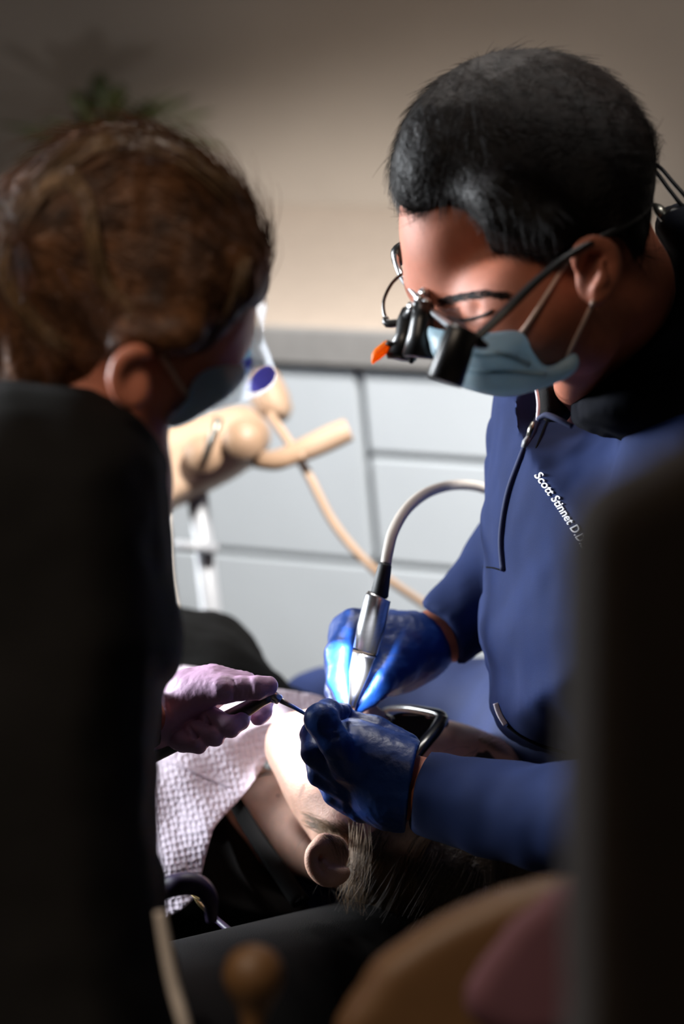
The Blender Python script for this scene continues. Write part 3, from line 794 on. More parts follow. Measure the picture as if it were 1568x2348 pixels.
for q in ([(716, 1668, 2.030, 3.5), (740, 1676, 2.026, 4), (766, 1672, 2.034, 3)], [(722, 1686, 2.034, 3), (746, 1694, 2.027, 3.5), (772, 1690, 2.034, 3)], [(790, 1640, 2.06, 3), (802, 1662, 2.05, 3.5), (806, 1690, 2.05, 3)], [(930, 1716, 2.056, 3), (915, 1760, 2.044, 3.5), (912, 1830, 2.044, 3)], [(944, 1716, 2.058, 3), (930, 1780, 2.044, 3.5)]):
    for i in range(len(q) - 1): g.cap(q[i], q[i + 1], k=0.003, sub=True)
g.clip([(968, 1690), (955, 1725), (940, 1800), (930, 1890), (924, 1960), (1200, 1960), (1200, 1690)], k=0.002, smooth=False, sub=True)
g.build('glove', 'blueglove', D, wr=(0.0006, (90, 90, 90)), label='blue glove on the near hand')
g = Blob(0.0017)                                                            # right hand, far, holding the handpiece
g.puff([(800, 1408), (835, 1396), (900, 1398), (960, 1402), (1012, 1424), (1042, 1476), (1026, 1532), (962, 1574), (895, 1594), (835, 1570), (790, 1510), (768, 1456)], 2.245, 0.042, 90, g=(0.05, 0), k=0.012)
g.chain([(812, 1438, 2.222, 44), (782, 1500, 2.19, 36), (778, 1560, 2.178, 29), (796, 1618, 2.166, 21)], k=0.012)
g.chain([(800, 1450, 2.24, 44), (772, 1520, 2.226, 26), (768, 1582, 2.212, 22), (776, 1626, 2.195, 18)], k=0.01)
g.chain([(905, 1528, 2.212, 50), (868, 1566, 2.186, 34), (838, 1600, 2.176, 26), (820, 1622, 2.17, 19)], k=0.014)
g.build('glove', 'blueglove', D, wr=(0.001, (60, 60, 60)), label='blue glove on the far hand')

# ------------------------------------------------------------------ magnifying loupes with head lamp
L = thing('loupes', 'black magnifying loupes with orange flip filter, worn by the person in navy', 'glasses', P(1020, 760, 1.86))
tube('front_frame', [(928, 562, 1.985, 8), (908, 588, 1.98, 8), (920, 632, 1.965, 8), (950, 672, 1.93, 8), (992, 716, 1.895, 8), (1040, 752, 1.83, 8), (1080, 772, 1.80, 8)], 0, 'steel', L, n=6)
tube('temple_end', [(930, 560, 1.985, 12), (915, 580, 1.985, 20), (912, 604, 1.98, 12)], 0, 'black', L, n=4)
tube('temple_arm', [(1078, 782, 1.80, 15), (1110, 758, 1.80, 18), (1170, 702, 1.80, 18), (1235, 640, 1.805, 16), (1310, 582, 1.81, 14), (1390, 538, 1.826, 13), (1450, 505, 1.85, 13), (1490, 470, 1.88, 10)], 0, 'black', L, n=6, flat=0.55)
def can(name, pts, m, parent, seg=28): return tube(name, pts, 0, m, parent, seg=seg)
c1 = can('telescope', [(1062, 752, 1.79, 30), (1060, 757, 1.79, 38), (1022, 868, 1.797, 43), (1019, 876, 1.797, 40), (1020, 874, 1.797, 34), (1021, 868, 1.797, 33)], 'black', L)
c2 = can('telescope', [(972, 700, 1.905, 24), (968, 740, 1.9, 28), (964, 768, 1.9, 30), (960, 815, 1.9, 38), (959, 822, 1.9, 34), (960, 815, 1.9, 30)], 'black', L)
c3 = can('lamp_body', [(938, 712, 1.93, 18), (936, 735, 1.925, 26), (930, 770, 1.92, 24), (920, 818, 1.915, 36), (919, 826, 1.915, 32), (920, 818, 1.915, 28)], 'black', L)
can('lens_ring', [(919, 820, 1.9149, 28), (919, 822, 1.9149, 28)], 'lens', c3)
tube('lens_strut', [(946, 818, 1.905, 5), (942, 828, 1.905, 8), (938, 832, 1.905, 4)], 0, 'black', L, n=3)
for (x, y, d, r) in ((972, 672, 1.915, 13), (962, 684, 1.91, 12), (978, 692, 1.905, 10), (944, 702, 1.91, 10), (958, 698, 1.905, 9)):
    can('hinge_screw', [(x - 8, y - 4, d, r * .6), (x - 5, y - 2, d, r), (x + 5, y + 3, d - .004, r), (x + 8, y + 5, d - .005, r * .6)], 'steel', L, 14)
tube('bridge_mount', [(966, 690, 1.915, 13), (950, 712, 1.915, 16), (934, 728, 1.92, 14)], 0, 'black', L)
tube('lamp_cable', [(930, 622, 1.955, 4), (900, 648, 1.95, 4), (881, 685, 1.945, 4), (880, 715, 1.94, 4), (888, 738, 1.935, 5)], 0, 'blackgloss', L, n=6)
tube('cable_clamp', [(884, 728, 1.935, 7), (888, 742, 1.932, 10), (918, 740, 1.927, 10)], 0, 'black', L, n=3)
b = Blob(0.0016); b.puff([(898, 786), (893, 800), (880, 818), (862, 830), (852, 838), (850, 822), (856, 804), (874, 788), (888, 779)], 1.915, 0.0045, 9, k=0.003); b.build('orange_filter', 'orange', L, label='orange flip-up filter')
tube('filter_hinge', [(886, 784, 1.912, 7), (902, 794, 1.912, 7)], 0, 'black', L)
sheet('lens', [(985, 718), (1035, 758), (1078, 775), (1130, 735), (1185, 690), (1150, 690), (1090, 705), (1040, 705)], lambda x, y: 1.90 - 0.042 * (x - 985) / 95 * 0.5, 0.001, 'visor', L, step=10)
b = Blob(0.0016); b.puff([(1060, 782), (1090, 768), (1120, 790), (1112, 800), (1085, 796)], 1.80, 0.006, 9, k=0.003); b.build('hinge_block', 'black', L)
for k in (0, 18):
    tube('head_strap_cord', [(1470 + k * .4, 395 - k, 1.95, 6), (1500 + k * .5, 392 - k * .6, 1.96, 5), (1535 + k * .6, 436 - k * .8, 1.96, 5), (1580 + k * .6, 490 - k, 1.96, 5), (1680, 590 - k, 1.97, 5)], 0, 'blackgloss', L, n=5)
tube('cord_clip', [(1500, 470, 1.96, 6), (1512, 482, 1.955, 13), (1522, 500, 1.955, 10)], 0, 'darksteel', L, n=4)
tube('cord_slider', [(1520, 512, 1.95, 14), (1545, 498, 1.95, 22), (1590, 500, 1.95, 20)], 0, 'black', L, n=4)
# its lamp lights the patient's mouth
LP = P(918, 834, 1.914); LT = P(745, 1680, 2.2)
hl = light('loupe_headlamp', 'SPOT', LP, LT, 100, (0.97, 0.96, 1.0), spot_size=math.radians(15), spot_blend=0.75, shadow_soft_size=0.008)

# ------------------------------------------------------------------ handpiece and hose in the far hand
hp = thing('dental_handpiece', 'steel dental handpiece with grey hose, held upright in the far blue glove', 'dental handpiece', P(805, 1628, 2.16))
can('motor_body', [(869, 1366, 2.155, 27), (866, 1372, 2.155, 31), (850, 1440, 2.153, 32), (838, 1492, 2.151, 29), (836, 1496, 2.151, 26)], 'steel', hp)
can('red_ring', [(836, 1494, 2.151, 28), (835, 1499, 2.151, 28)], 'brownseat', hp)
can('sleeve_front', [(835, 1499, 2.151, 27.5), (833, 1506, 2.151, 27), (822, 1545, 2.15, 23), (814, 1585, 2.152, 14), (808, 1612, 2.155, 10), (804, 1632, 2.16, 9)], 'steel', hp)
can('spray_head', [(798, 1622, 2.164, 6), (800, 1630, 2.162, 12), (806, 1640, 2.164, 11), (808, 1644, 2.165, 6)], 'steel', hp)
light('handpiece_led', 'SPOT', P(806, 1574, 2.112), P(778, 1530, 2.17), 7.0, (0.97, 0.97, 1.0), spot_size=math.radians(74), spot_blend=0.4, shadow_soft_size=0.003)
can('rubber_collar', [(884, 1292, 2.158, 14), (882, 1298, 2.158, 16), (870, 1364, 2.155, 21), (869, 1370, 2.155, 18)], 'rubber', hp)
tube('hose', [(884, 1296, 2.158, 13), (890, 1262, 2.165, 13), (902, 1218, 2.18, 13), (930, 1170, 2.21, 13), (970, 1135, 2.25, 13), (1015, 1117, 2.29, 12), (1060, 1112, 2.33, 11.5), (1110, 1120, 2.37, 11.5), (1170, 1150, 2.41, 11), (1260, 1230, 2.44, 11)], 0, 'hose', hp, n=6, seg=14)

# ------------------------------------------------------------------ the patient, lying back, face up, chin to the left
pbase = P(640, 1980, 2.35); pbase.z = 0.42
PT = thing('person', 'person lying back in the chair in black clothes with dark safety glasses, being treated', 'person', pbase)
b = Blob(0.0022)
b.ell((1010, 1862, 2.27), (232, 172, 180), rot=-14)
b.cap((683, 1712, 2.245, 64), (800, 1890, 2.185, 92), k=0.02)               # near jaw
b.cap((683, 1712, 2.25, 64), (880, 1760, 2.34, 84), k=0.02)                 # far jaw
b.cap((745, 1722, 2.245, 66), (1000, 1775, 2.27, 105), k=0.03)              # mid face
b.ell((800, 1785, 2.215), (150, 120, 110), rot=35, k=0.03)                  # cheek
b.ell((668, 1684, 2.24), (42, 36, 44), k=0.012)                             # chin
b.chain([(704, 1652, 2.215, 13), (708, 1648, 2.235, 15), (712, 1650, 2.26, 12)], k=0.008)     # lower lip
b.chain([(790, 1646, 2.212, 13), (788, 1640, 2.235, 15), (792, 1646, 2.26, 12)], k=0.008)     # upper lip
b.ell((748, 1646, 2.235), (36, 24, 44), k=0.008, sub=True)                  # open mouth
b.chain([(846, 1642, 2.225, 29), (872, 1662, 2.228, 28), (930, 1706, 2.235, 30), (975, 1716, 2.24, 26)], k=0.012)    # nose
b.ell((838, 1652, 2.205), (20, 18, 18), k=0.008); b.ell((838, 1652, 2.248), (20, 18, 18), k=0.008)
b.cap((1000, 1740, 2.25, 70), (1110, 1800, 2.26, 90), k=0.03)               # forehead
b.chain([(800, 1930, 2.29, 112), (665, 1890, 2.355, 105), (520, 1880, 2.42, 140)], k=0.008)    # neck
b.cap((670, 1790, 2.33, 40), (560, 1850, 2.36, 60), k=0.02)
# ear
b.ell((752, 1970, 2.118), (44, 60, 22), rot=30, k=0.012)
b.chain([(738, 1934, 2.108, 10), (716, 1950, 2.106, 10), (712, 1978, 2.106, 10), (724, 2004, 2.106, 10), (748, 2020, 2.106, 10), (776, 2016, 2.108, 10), (794, 1998, 2.11, 9)], k=0.005, n=3)
b.ell((762, 1966, 2.098), (27, 34, 24), rot=30, k=0.005, sub=True)
b.chain([(742, 1978, 2.106, 6), (756, 1998, 2.106, 7), (780, 1996, 2.108, 7)], k=0.005)
b.ell((742, 1930, 2.112), (16, 18, 14), k=0.01)
# shoulders and trunk below the shirt
b.ell((400, 1900, 2.45), (200, 190, 230), k=0.05)
pbody = b.build('body', 'skin_p', PT)
pt = bvh(pbody)
h = hit(pt, 637, 1824, -0.0003)
if h is not None:
    bm = bmesh.new(); bmesh.ops.create_icosphere(bm, subdivisions=2, radius=0.0011)
    mk('mole', [list(v.co + h) for v in bm.verts], [[v.index for v in f.verts] for f in bm.faces], 'mole', PT); bm.free()

# hair
hp_ = [(812, 1868), (850, 1850), (950, 1880), (1050, 1770), (1092, 1700), (1120, 1712), (1150, 1760), (1260, 1850), (1310, 1990), (1260, 2090), (1120, 2140), (950, 2150), (840, 2120), (780, 2050), (800, 2000), (806, 1930)]
b = Blob(0.003)
b.ell((1015, 1868, 2.27), (256, 196, 205), rot=-14)
b.cap((850, 1950, 2.185, 90), (1050, 2010, 2.2, 110), k=0.03)
b.cap((900, 2040, 2.22, 90), (1180, 2030, 2.26, 100), k=0.03)
b.clip(hp_, k=0.006)
ph = b.build('hair', 'hair_p', PT, wr=(0.003, (45, 45, 16)))
def pflow(p, n):
    x, y, d, _ = px_of(p)
    return to_dir(-0.5, 0.85, 0.1)
fur(ph, 3200, pflow, 0.06, 0.00026, 'hair_p', ph, lift=0.0, wob=0.10, segs=8)
# loose lit strands over the temple and behind the ear
cur, rd = [], []
for i in range(240):
    u = rng.random()
    x0, y0 = 690 + 118 * u + rng.uniform(-8, 8), 1872 + 26 * math.sin(u * 3) + rng.uniform(-16, 14)
    x1 = 778 + 40 * u + rng.uniform(-18, 24); y1 = 1935 + 70 * u * rng.random() + rng.uniform(-10, 40)
    q = spline_open([(x0, y0), ((x0 + x1) / 2 + rng.uniform(6, 22), (y0 + y1) / 2 - rng.uniform(4, 18)), (x1, y1)], 4)
    pts = []
    for s in q:
        hh = hit(pt, s[0], s[1], 0.0012 + 0.001 * rng.random())
        if hh is not None: pts.append(list(hh))
    if len(pts) >= 5: cur.append(np.array(pts)); rd.append(0.00012 + 0.00006 * rng.random())
for i in range(70):
    x0, y0 = rng.uniform(800, 850), rng.uniform(1880, 1960)
    q = spline_open([(x0, y0, 2.145), (x0 - 4 + rng.uniform(-6, 8), y0 + 60, 2.125), (x0 - 22 + rng.uniform(-14, 20), y0 + 110, 2.13), (x0 - 10 + rng.uniform(-14, 24), y0 + 150, 2.16)], 4)
    cur.append(np.array([list(P(*s)) for s in q])); rd.append(0.0002)
pht = bvh(ph)
for i in range(420):                                                        # long locks running down behind the hand
    x0, y0 = rng.uniform(880, 1010), rng.uniform(1868, 1905)
    if rng.random() < .45: x0 = rng.uniform(935, 965)
    q = spline_open([(x0, y0), (x0 - 42 + rng.uniform(-10, 10), y0 + 60), (x0 - 62 + rng.uniform(-14, 14), y0 + 130), (x0 - 60 + rng.uniform(-20, 20), y0 + 210)], 4)
    pts = []
    for s in q:
        hh = hit(pht, s[0], s[1], 0.002 + 0.002 * rng.random())
        if hh is not None: pts.append(list(hh))
    if len(pts) >= 5: cur.append(np.array(pts)); rd.append(0.00028)
for i in range(170):                                                        # tuft over the forehead
    x0, y0 = rng.uniform(1050, 1110), rng.uniform(1716, 1760)
    q = spline_open([(x0, y0, 2.24), (x0 + 25, y0 - 18 + rng.uniform(-14, 8), 2.235), (x0 + 60 + rng.uniform(-20, 26), y0 - 10 + rng.uniform(-40, 22), 2.23)], 4)
    cur.append(np.array([list(P(*s)) for s in q])); rd.append(0.0002)
V, Fs = strands_data(cur, rd); mk('loose_hair', V, Fs, 'hair_p2', ph, kind='stuff')

# black shirt over the chest, straps at the neck, and the rest of the trunk going back
b = Blob(0.005)
b.puff([(150, 1380), (390, 1402), (450, 1416), (530, 1452), (600, 1512), (668, 1572), (740, 1610), (742, 1660), (640, 1700), (596, 1762), (560, 1845), (592, 1920), (640, 2010), (720, 2100), (640, 2170), (480, 2200), (250, 2180), (100, 2000)], 2.47, 0.15, 190, g=(-0.1, -0.35), k=0.02)
b.cap((480, 1560, 2.62, 120), (80, 1500, 2.9, 150), k=0.06)
b.build('shirt', 'blackshirt', PT, wr=(0.006, (12, 12, 12)))
q = [(548, 1858), (572, 1895), (600, 1940), (640, 2000)]
tube('shirt_strap', [(540, 1840, 2.30, 18), (575, 1900, 2.27, 20), (625, 1975, 2.23, 22), (690, 2070, 2.2, 24)], 0, 'blackshirt', PT, n=5, flat=0.6)
q = on_body([(586, 1782), (604, 1776), (622, 1774)], 0.0006, 5, pt)
if len(q) > 3:
    V, Fs = tube_data(q, 0.0008, 6); mk('necklace', V, Fs, 'black', PT)
b = Blob(0.009)                                                             # trousers, towards the far end of the chair
b.cap((60, 1490, 2.95, 150), (-700, 1330, 3.5, 120), k=0.05); b.build('trousers', 'blackshirt', PT)

# dark safety glasses
G = thing('safety_glasses', 'black wraparound safety glasses on the face of the person lying back', 'glasses', P(950, 1690, 2.2))
sheet('lens', [(884, 1668), (900, 1640), (936, 1634), (976, 1640), (1000, 1650), (975, 1684), (945, 1704), (915, 1690)], lambda x, y: 2.215 - 0.00012 * (y - 1640), 0.003, 'lens', G, step=8)
tube('brow_frame', [(872, 1640, 2.30, 5), (890, 1626, 2.28, 6), (935, 1624, 2.25, 8), (985, 1632, 2.225, 10), (1012, 1642, 2.21, 13), (1016, 1660, 2.2, 13)], 0, 'blackgloss', G, n=6)
tube('temple', [(1014, 1646, 2.205, 16), (1000, 1672, 2.185, 18), (972, 1706, 2.165, 18), (940, 1750, 2.15, 16), (880, 1850, 2.12, 12)], 0, 'blackgloss', G, n=5, flat=0.6)
tube('nose_rim', [(880, 1662, 2.205, 4), (898, 1654, 2.2, 4), (899, 1646, 2.205, 4), (884, 1640, 2.225, 4)], 0, 'blackgloss', G, n=5)

# paper bib
def bibd(x, y):
    u = (x - 560) / 300; v = (y - 1740) / 400
    d = 2.285 - 0.15 * v + 0.05 * max(0, v) ** 2 + 0.05 * u * u
    d += 0.02 * max(0, (1640 - y) / 60) if y < 1640 else 0
    d += 0.003 * math.sin(x * .021 + y * .03) + 0.002 * math.sin(x * .05 - y * .02)
    return d
BIBP = [(300, 1560), (430, 1528), (560, 1570), (660, 1584), (736, 1598), (740, 1622), (690, 1650), (640, 1690), (606, 1752), (578, 1796), (540, 1842), (500, 1885), (486, 1910), (472, 1960), (458, 2018), (444, 2060), (388, 2100), (330, 2090), (300, 1800)]
bb = sheet('paper_bib', BIBP, bibd, 0.0012, 'bib', None, step=9, uvs=lambda x, y: ((x * .98 - y * .2) / 12.5, (y * .98 + x * .2) / 15.0))
tag(bb, 'white embossed paper bib spread over the chest of the person lying back', 'bib')
tube('fold_crease', [(x, y, bibd(x, y) - .0015, 2.2) for x, y in spline_open([(362, 1742), (420, 1758), (470, 1782), (530, 1806)], 6)], 0, 'bib', bb, seg=6)

# bib clip and its cord
cl = thing('bib_clip', 'small brass alligator clip gripping the lower corner of the bib', 'clip', P(470, 2075, 2.14))
tube('upper_jaw', [(434, 2042, 2.15, 3), (452, 2056, 2.143, 9), (470, 2062, 2.14, 11), (490, 2068, 2.137, 6)], 0, 'gold', cl, n=4, flat=0.4)
tube('lower_jaw', [(442, 2050, 2.153, 3), (460, 2074, 2.148, 7), (484, 2096, 2.145, 6)], 0, 'gold', cl, n=4, flat=0.5)
can('rivet', [(461, 2063, 2.139, 4), (461, 2063, 2.136, 3)], 'black', cl, 10)
tube('cord', [(484, 2098, 2.14, 7), (510, 2120, 2.12, 8), (545, 2150, 2.10, 9), (575, 2172, 2.08, 9), (620, 2230, 2.1, 9)], 0, 'purple', cl, n=6)
co = tube('bib_cord_loop', [(350, 2052, 1.92, 22), (400, 2030, 1.9, 26), (450, 2030, 1.9, 26), (480, 2060, 1.9, 20), (486, 2110, 1.91, 14)], 0, 'purple', None, n=6)  # near loop of the purple bib cord, a separate object
tag(co, 'thick dark purple bib cord looping beside the bib corner', 'band')

# the chair: backrest and headrest under the patient
CH = thing('dental_chair', 'charcoal padded dental chair with a headrest under the person lying back', 'dental chair', (pbase.x, pbase.y, 0))
b = Blob(0.008); b.puff([(150, 1900), (450, 1960), (700, 2060), (760, 2200), (600, 2330), (300, 2330), (80, 2200)], 2.58, 0.07, 70, g=(-.1, -.35)); b.build('backrest', 'chair', CH)
b = Blob(0.006); b.puff([(620, 2180), (760, 2130), (950, 2130), (1150, 2110), (1300, 2060), (1380, 2120), (1330, 2260), (1100, 2330), (800, 2330), (640, 2260)], 2.33, 0.06, 60); b.build('headrest', 'chair', CH)
b = Blob(0.01); b.cap((120, 1900, 2.95, 150), (-700, 1500, 3.5, 130)); b.build('leg_rest', 'chair', CH)
c0 = P(330, 2050, 2.75); V, Fs = tube_data([Vector((c0.x, c0.y, z)) for z in (0, 0.04, 0.06, 0.45)], [0.26, 0.25, 0.07, 0.07], 24); mk('pedestal', V, Fs, 'pole', CH)

# ------------------------------------------------------------------ the assistant (left), seen from behind
ab = P(120, 2000, 1.9); ab.z = 0
A = thing('person', 'person in a black jacket with pinned-up brown hair, clear visor and lavender glove', 'person', ab)
b = Blob(0.003)
b.ell((320, 590, 1.77), (272, 276, 250), rot=10)
b.cap((440, 720, 1.76, 130), (505, 770, 1.80, 70), k=0.03)
b.cap((320, 850, 1.74, 95), (470, 850, 1.77, 62), k=0.03)                 # jaw
b.chain([(545, 690, 1.82, 40), (556, 760, 1.84, 28)], k=0.02)             # cheek and nose side
b.cap((250, 850, 1.76, 140), (200, 1050, 1.76, 170), k=0.03)              # neck
b.ell((306, 868, 1.655), (38, 66, 22), rot=-22, k=0.012)                  # ear
b.chain([(340, 812, 1.648, 10), (308, 806, 1.645, 12), (275, 828, 1.645, 12), (264, 868, 1.648, 12), (276, 905, 1.652, 12), (306, 925, 1.655, 13)], k=0.006, n=3)
b.ell((318, 866, 1.635), (20, 36, 14), rot=-22, k=0.008, sub=True)
b.chain([(190, 1120, 1.76, 150), (240, 1500, 1.8, 95), (330, 1645, 2.07, 45), (385, 1645, 2.11, 34)], k=0.04)
b.ell((100, 1250, 1.78), (250, 300, 280), k=0.05)
abody = b.build('body', 'skin_a', A)
AH = [(-140, 620), (-60, 500), (0, 452), (50, 392), (120, 335), (200, 298), (280, 284), (350, 296), (430, 330), (500, 382), (555, 440), (592, 500), (606, 545), (636, 566), (618, 582), (614, 640), (592, 690), (556, 712), (520, 762), (470, 800), (420, 812), (362, 800), (300, 800), (262, 832), (248, 880), (236, 940), (150, 960), (20, 940), (-80, 860), (-140, 740)]
b = Blob(0.003)
b.ell((305, 585, 1.765), (320, 308, 285), rot=12)
b.ell((60, 640, 1.77), (190, 240, 220), rot=-10, k=0.04)                   # gathered at the back
b.cap((480, 640, 1.70, 110), (560, 640, 1.79, 60), k=0.03)
b.cap((590, 545, 1.79, 26), (640, 566, 1.80, 7), k=0.015)                  # loose lock at the brow
b.cap((300, 790, 1.67, 60), (420, 770, 1.66, 60), k=0.03)
b.cap((150, 820, 1.75, 130), (120, 900, 1.76, 120), k=0.03)
b.clip(AH, k=0.008)
ah = b.build('hair', 'hair_a', A, wr=(0.006, (30, 30, 14)))
def aflow(p, n):
    x, y, d, _ = px_of(p)
    c = np.array([60.0, 560.0]); v = c - np.array([x, y])
    return to_dir(v[0], v[1] - 0.35 * abs(v[0]))
fur(ah, 5200, aflow, 0.05, 0.0004, 'hair_a', ah, lift=0.0, wob=0.2, segs=6)
aht = bvh(ah)
cur, rd = [], []
for (pts, n_, w_) in [([(160, 400), (200, 470), (215, 560), (240, 650), (300, 720)], 46, 16), ([(290, 300), (200, 330), (120, 390), (60, 470), (10, 560)], 60, 30), ([(20, 470), (0, 560), (20, 660), (80, 740), (150, 800)], 60, 20),
                     ([(540, 430), (440, 350), (320, 305), (220, 320)], 50, 26), ([(150, 400), (90, 430), (30, 500), (-10, 600)], 50, 18), ([(560, 600), (540, 690), (500, 760), (440, 840)], 26, 14)]:
    for i in range(n_):
        ox, oy = rng.gauss(0, w_ * .5), rng.gauss(0, w_ * .5); q = []
        for s in spline_open(pts, 5):
            hh = hit(aht, s[0] + ox + rng.uniform(-2, 2), s[1] + oy + rng.uniform(-2, 2), 0.003 + .003 * rng.random())
            if hh is not None: q.append(list(hh))
        if len(q) >= 6: cur.append(np.array(q)); rd.append(0.0006)
V, Fs = strands_data(cur, rd); mk('hair_locks', V, Fs, 'hair_p2', ah, kind='stuff')
# black jacket
b = Blob(0.006)
b.puff([(-860, 1500), (-830, 1180), (-720, 1030), (-480, 950), (-180, 885), (0, 868), (70, 872), (170, 880), (252, 905), (330, 952), (374, 1010), (392, 1090), (394, 1300), (402, 1420), (410, 1500), (392, 1560), (372, 1700), (362, 1850), (382, 2000), (390, 2110), (420, 2400), (430, 2700), (-780, 2700)],
       1.74, 0.16, 230, g=(0.0, -0.03), k=0.02)
b.chain([(-740, 1190, 1.76, 150), (-800, 1750, 1.8, 118), (-420, 2080, 2.05, 90)], k=0.04)
b.cap((300, 1480, 1.8, 110), (300, 1640, 2.02, 82), k=0.04)
b.cap((300, 1640, 2.02, 80), (345, 1642, 2.07, 74), k=0.02)
b.clip([(-1200, 700), (700, 700), (500, 1500), (368, 1560), (366, 1720), (500, 1800), (700, 2900), (-1200, 2900)], smooth=False)
b.build('jacket', 'blackcloth', A, wr=(0.006, (8, 8, 8)))
tr = Blob(0.01); s0 = P(60, 2300, 1.85)
tr.cap(px_of(Vector((s0.x, s0.y, .62)), .16), px_of(Vector((s0.x + .3, s0.y + .35, .55)), .09)); tr.cap(px_of(Vector((s0.x + .3, s0.y + .35, .55)), .07), px_of(Vector((s0.x + .3, s0.y + .3, .08)), .05))
s2 = Vector((s0.x - .22, s0.y, .62)); k2_ = Vector((s0.x + .02, s0.y + .42, .55))
tr.chain([px_of(Vector((s0.x, s0.y, .62)), .16), px_of(s2, .15)], k=.05); tr.chain([px_of(s2, .11), px_of(k2_, .08), px_of(Vector((k2_.x, k2_.y - .05, .08)), .05)], k=.04)
tr.build('trousers', 'blackcloth', A)
sc = Vector((s0.x - .11, s0.y - .02, 0))
ST2 = thing('stool', 'round dark padded stool under the person in black', 'stool', sc)
V, Fs = tube_data([sc + Vector((0, 0, z)) for z in (0.38, 0.39, 0.44, 0.465, 0.47)], [0.15, 0.19, 0.195, 0.18, 0.05], 28); mk('seat', V, Fs, 'chair', ST2)
V, Fs = tube_data([sc + Vector((0, 0, z)) for z in (0.07, 0.38)], 0.028, 14); mk('gas_lift', V, Fs, 'steel', ST2)
for k in range(5):
    a = k * 2 * math.pi / 5; e = Vector((math.cos(a), math.sin(a), 0))
    V, Fs = tube_data([sc + Vector((0, 0, .085)), sc + e * .14 + Vector((0, 0, .075)), sc + e * .26 + Vector((0, 0, .06))], [.024, .02, .015], 8); mk('leg', V, Fs, 'pole', ST2)
    V, Fs = tube_data([sc + e * .26 + Vector((-e.y * .015, e.x * .015, .028)), sc + e * .26 + Vector((e.y * .015, -e.x * .015, .028))], .027, 14); mk('castor', V, Fs, 'black', ST2)
# mask with loop
b = Blob(0.003)
b.ell((480, 868, 1.785), (88, 72, 120), rot=-28); b.cap((400, 960, 1.74, 28), (480, 900, 1.74, 40), k=0.03); b.cap((520, 800, 1.83, 44), (540, 830, 1.84, 40), k=0.02)
b.clip([(440, 850), (490, 815), (540, 780), (575, 770), (580, 830), (545, 890), (490, 930), (420, 975), (380, 985), (378, 968), (408, 940), (436, 905)], k=0.005)
am = b.build('mask', 'mask', A, wr=(0.002, (20, 20, 50)))
q = on_body([(360, 800), (385, 840), (410, 880), (430, 905)], 0.002, 6, bvh(abody))
if len(q) > 3:
    V, Fs = tube_data(q, 0.0022, 8); mk('ear_loop', V, Fs, 'loop', am)
# lavender glove
g = Blob(0.0013)
g.puff([(270, 1610), (300, 1600), (372, 1578), (402, 1558), (450, 1533), (490, 1523), (535, 1534), (585, 1550), (560, 1590), (508, 1618), (462, 1655), (412, 1698), (372, 1722), (300, 1730), (270, 1720)], 2.10, 0.034, 60, g=(-0.05, 0), k=0.01)
g.chain([(430, 1580, 2.085, 46), (512, 1580, 2.062, 33), (556, 1578, 2.058, 28), (590, 1577, 2.056, 27), (614, 1573, 2.058, 23)], k=0.014, k2=0.003)     # thumb
g.chain([(480, 1555, 2.115, 30), (560, 1568, 2.125, 24), (604, 1600, 2.115, 23), (600, 1632, 2.105, 21), (592, 1646, 2.10, 18)], k=0.01)         # index
g.chain([(440, 1645, 2.115, 26), (490, 1652, 2.072, 29), (526, 1666, 2.058, 26), (552, 1654, 2.064, 20), (562, 1640, 2.078, 15)], k=0.002, k2=0.0015)       # middle
g.chain([(415, 1668, 2.11, 26), (452, 1680, 2.07, 28), (492, 1688, 2.058, 23), (504, 1680, 2.075, 18)], k=0.002, k2=0.0015)
g.chain([(392, 1690, 2.105, 24), (420, 1700, 2.072, 25), (456, 1708, 2.06, 20), (466, 1700, 2.075, 16)], k=0.002, k2=0.0015)
for q in ([(546, 1558, 2.050, 3), (550, 1578, 2.0465, 3.5), (546, 1600, 2.051, 3)], [(558, 1557, 2.049, 3), (562, 1578, 2.046, 3.5), (559, 1600, 2.050, 3)], [(570, 1557, 2.049, 3), (574, 1578, 2.0455, 3.5), (571, 1600, 2.050, 3)], [(534, 1560, 2.052, 2.5), (538, 1580, 2.048, 3), (534, 1602, 2.052, 2.5)],
          [(470, 1640, 2.066, 3), (492, 1672, 2.060, 4), (500, 1684, 2.062, 3)], [(432, 1662, 2.066, 3), (448, 1690, 2.058, 4), (462, 1704, 2.060, 3)], [(374, 1590, 2.075, 3), (384, 1640, 2.066, 4), (372, 1690, 2.07, 3)], [(392, 1660, 2.068, 3), (378, 1700, 2.07, 3.5)]):
    for i in range(len(q) - 1): g.cap(q[i], q[i + 1], k=0.003, sub=True)
g.build('glove', 'lavglove', A, wr=(0.0006, (90, 90, 90)))
# its instrument
it = thing('hand_instrument', 'slim steel hand instrument gripped in the lavender glove', 'dental tool', P(500, 1660, 2.07))
can('handle', [(300, 1760, 2.10, 15), (360, 1728, 2.095, 17), (440, 1688, 2.088, 17), (520, 1648, 2.076, 18), (568, 1624, 2.07, 18), (600, 1606, 2.066, 14), (620, 1596, 2.065, 14)], 'darksteel', it)
can('collar', [(618, 1597, 2.065, 13), (622, 1595, 2.065, 15), (640, 1604, 2.067, 12), (643, 1606, 2.067, 9)], 'steel', it)
can('shaft', [(640, 1604, 2.067, 7), (670, 1620, 2.075, 5), (700, 1637, 2.083, 4.5), (730, 1650, 2.13, 4)], 'steel', it)
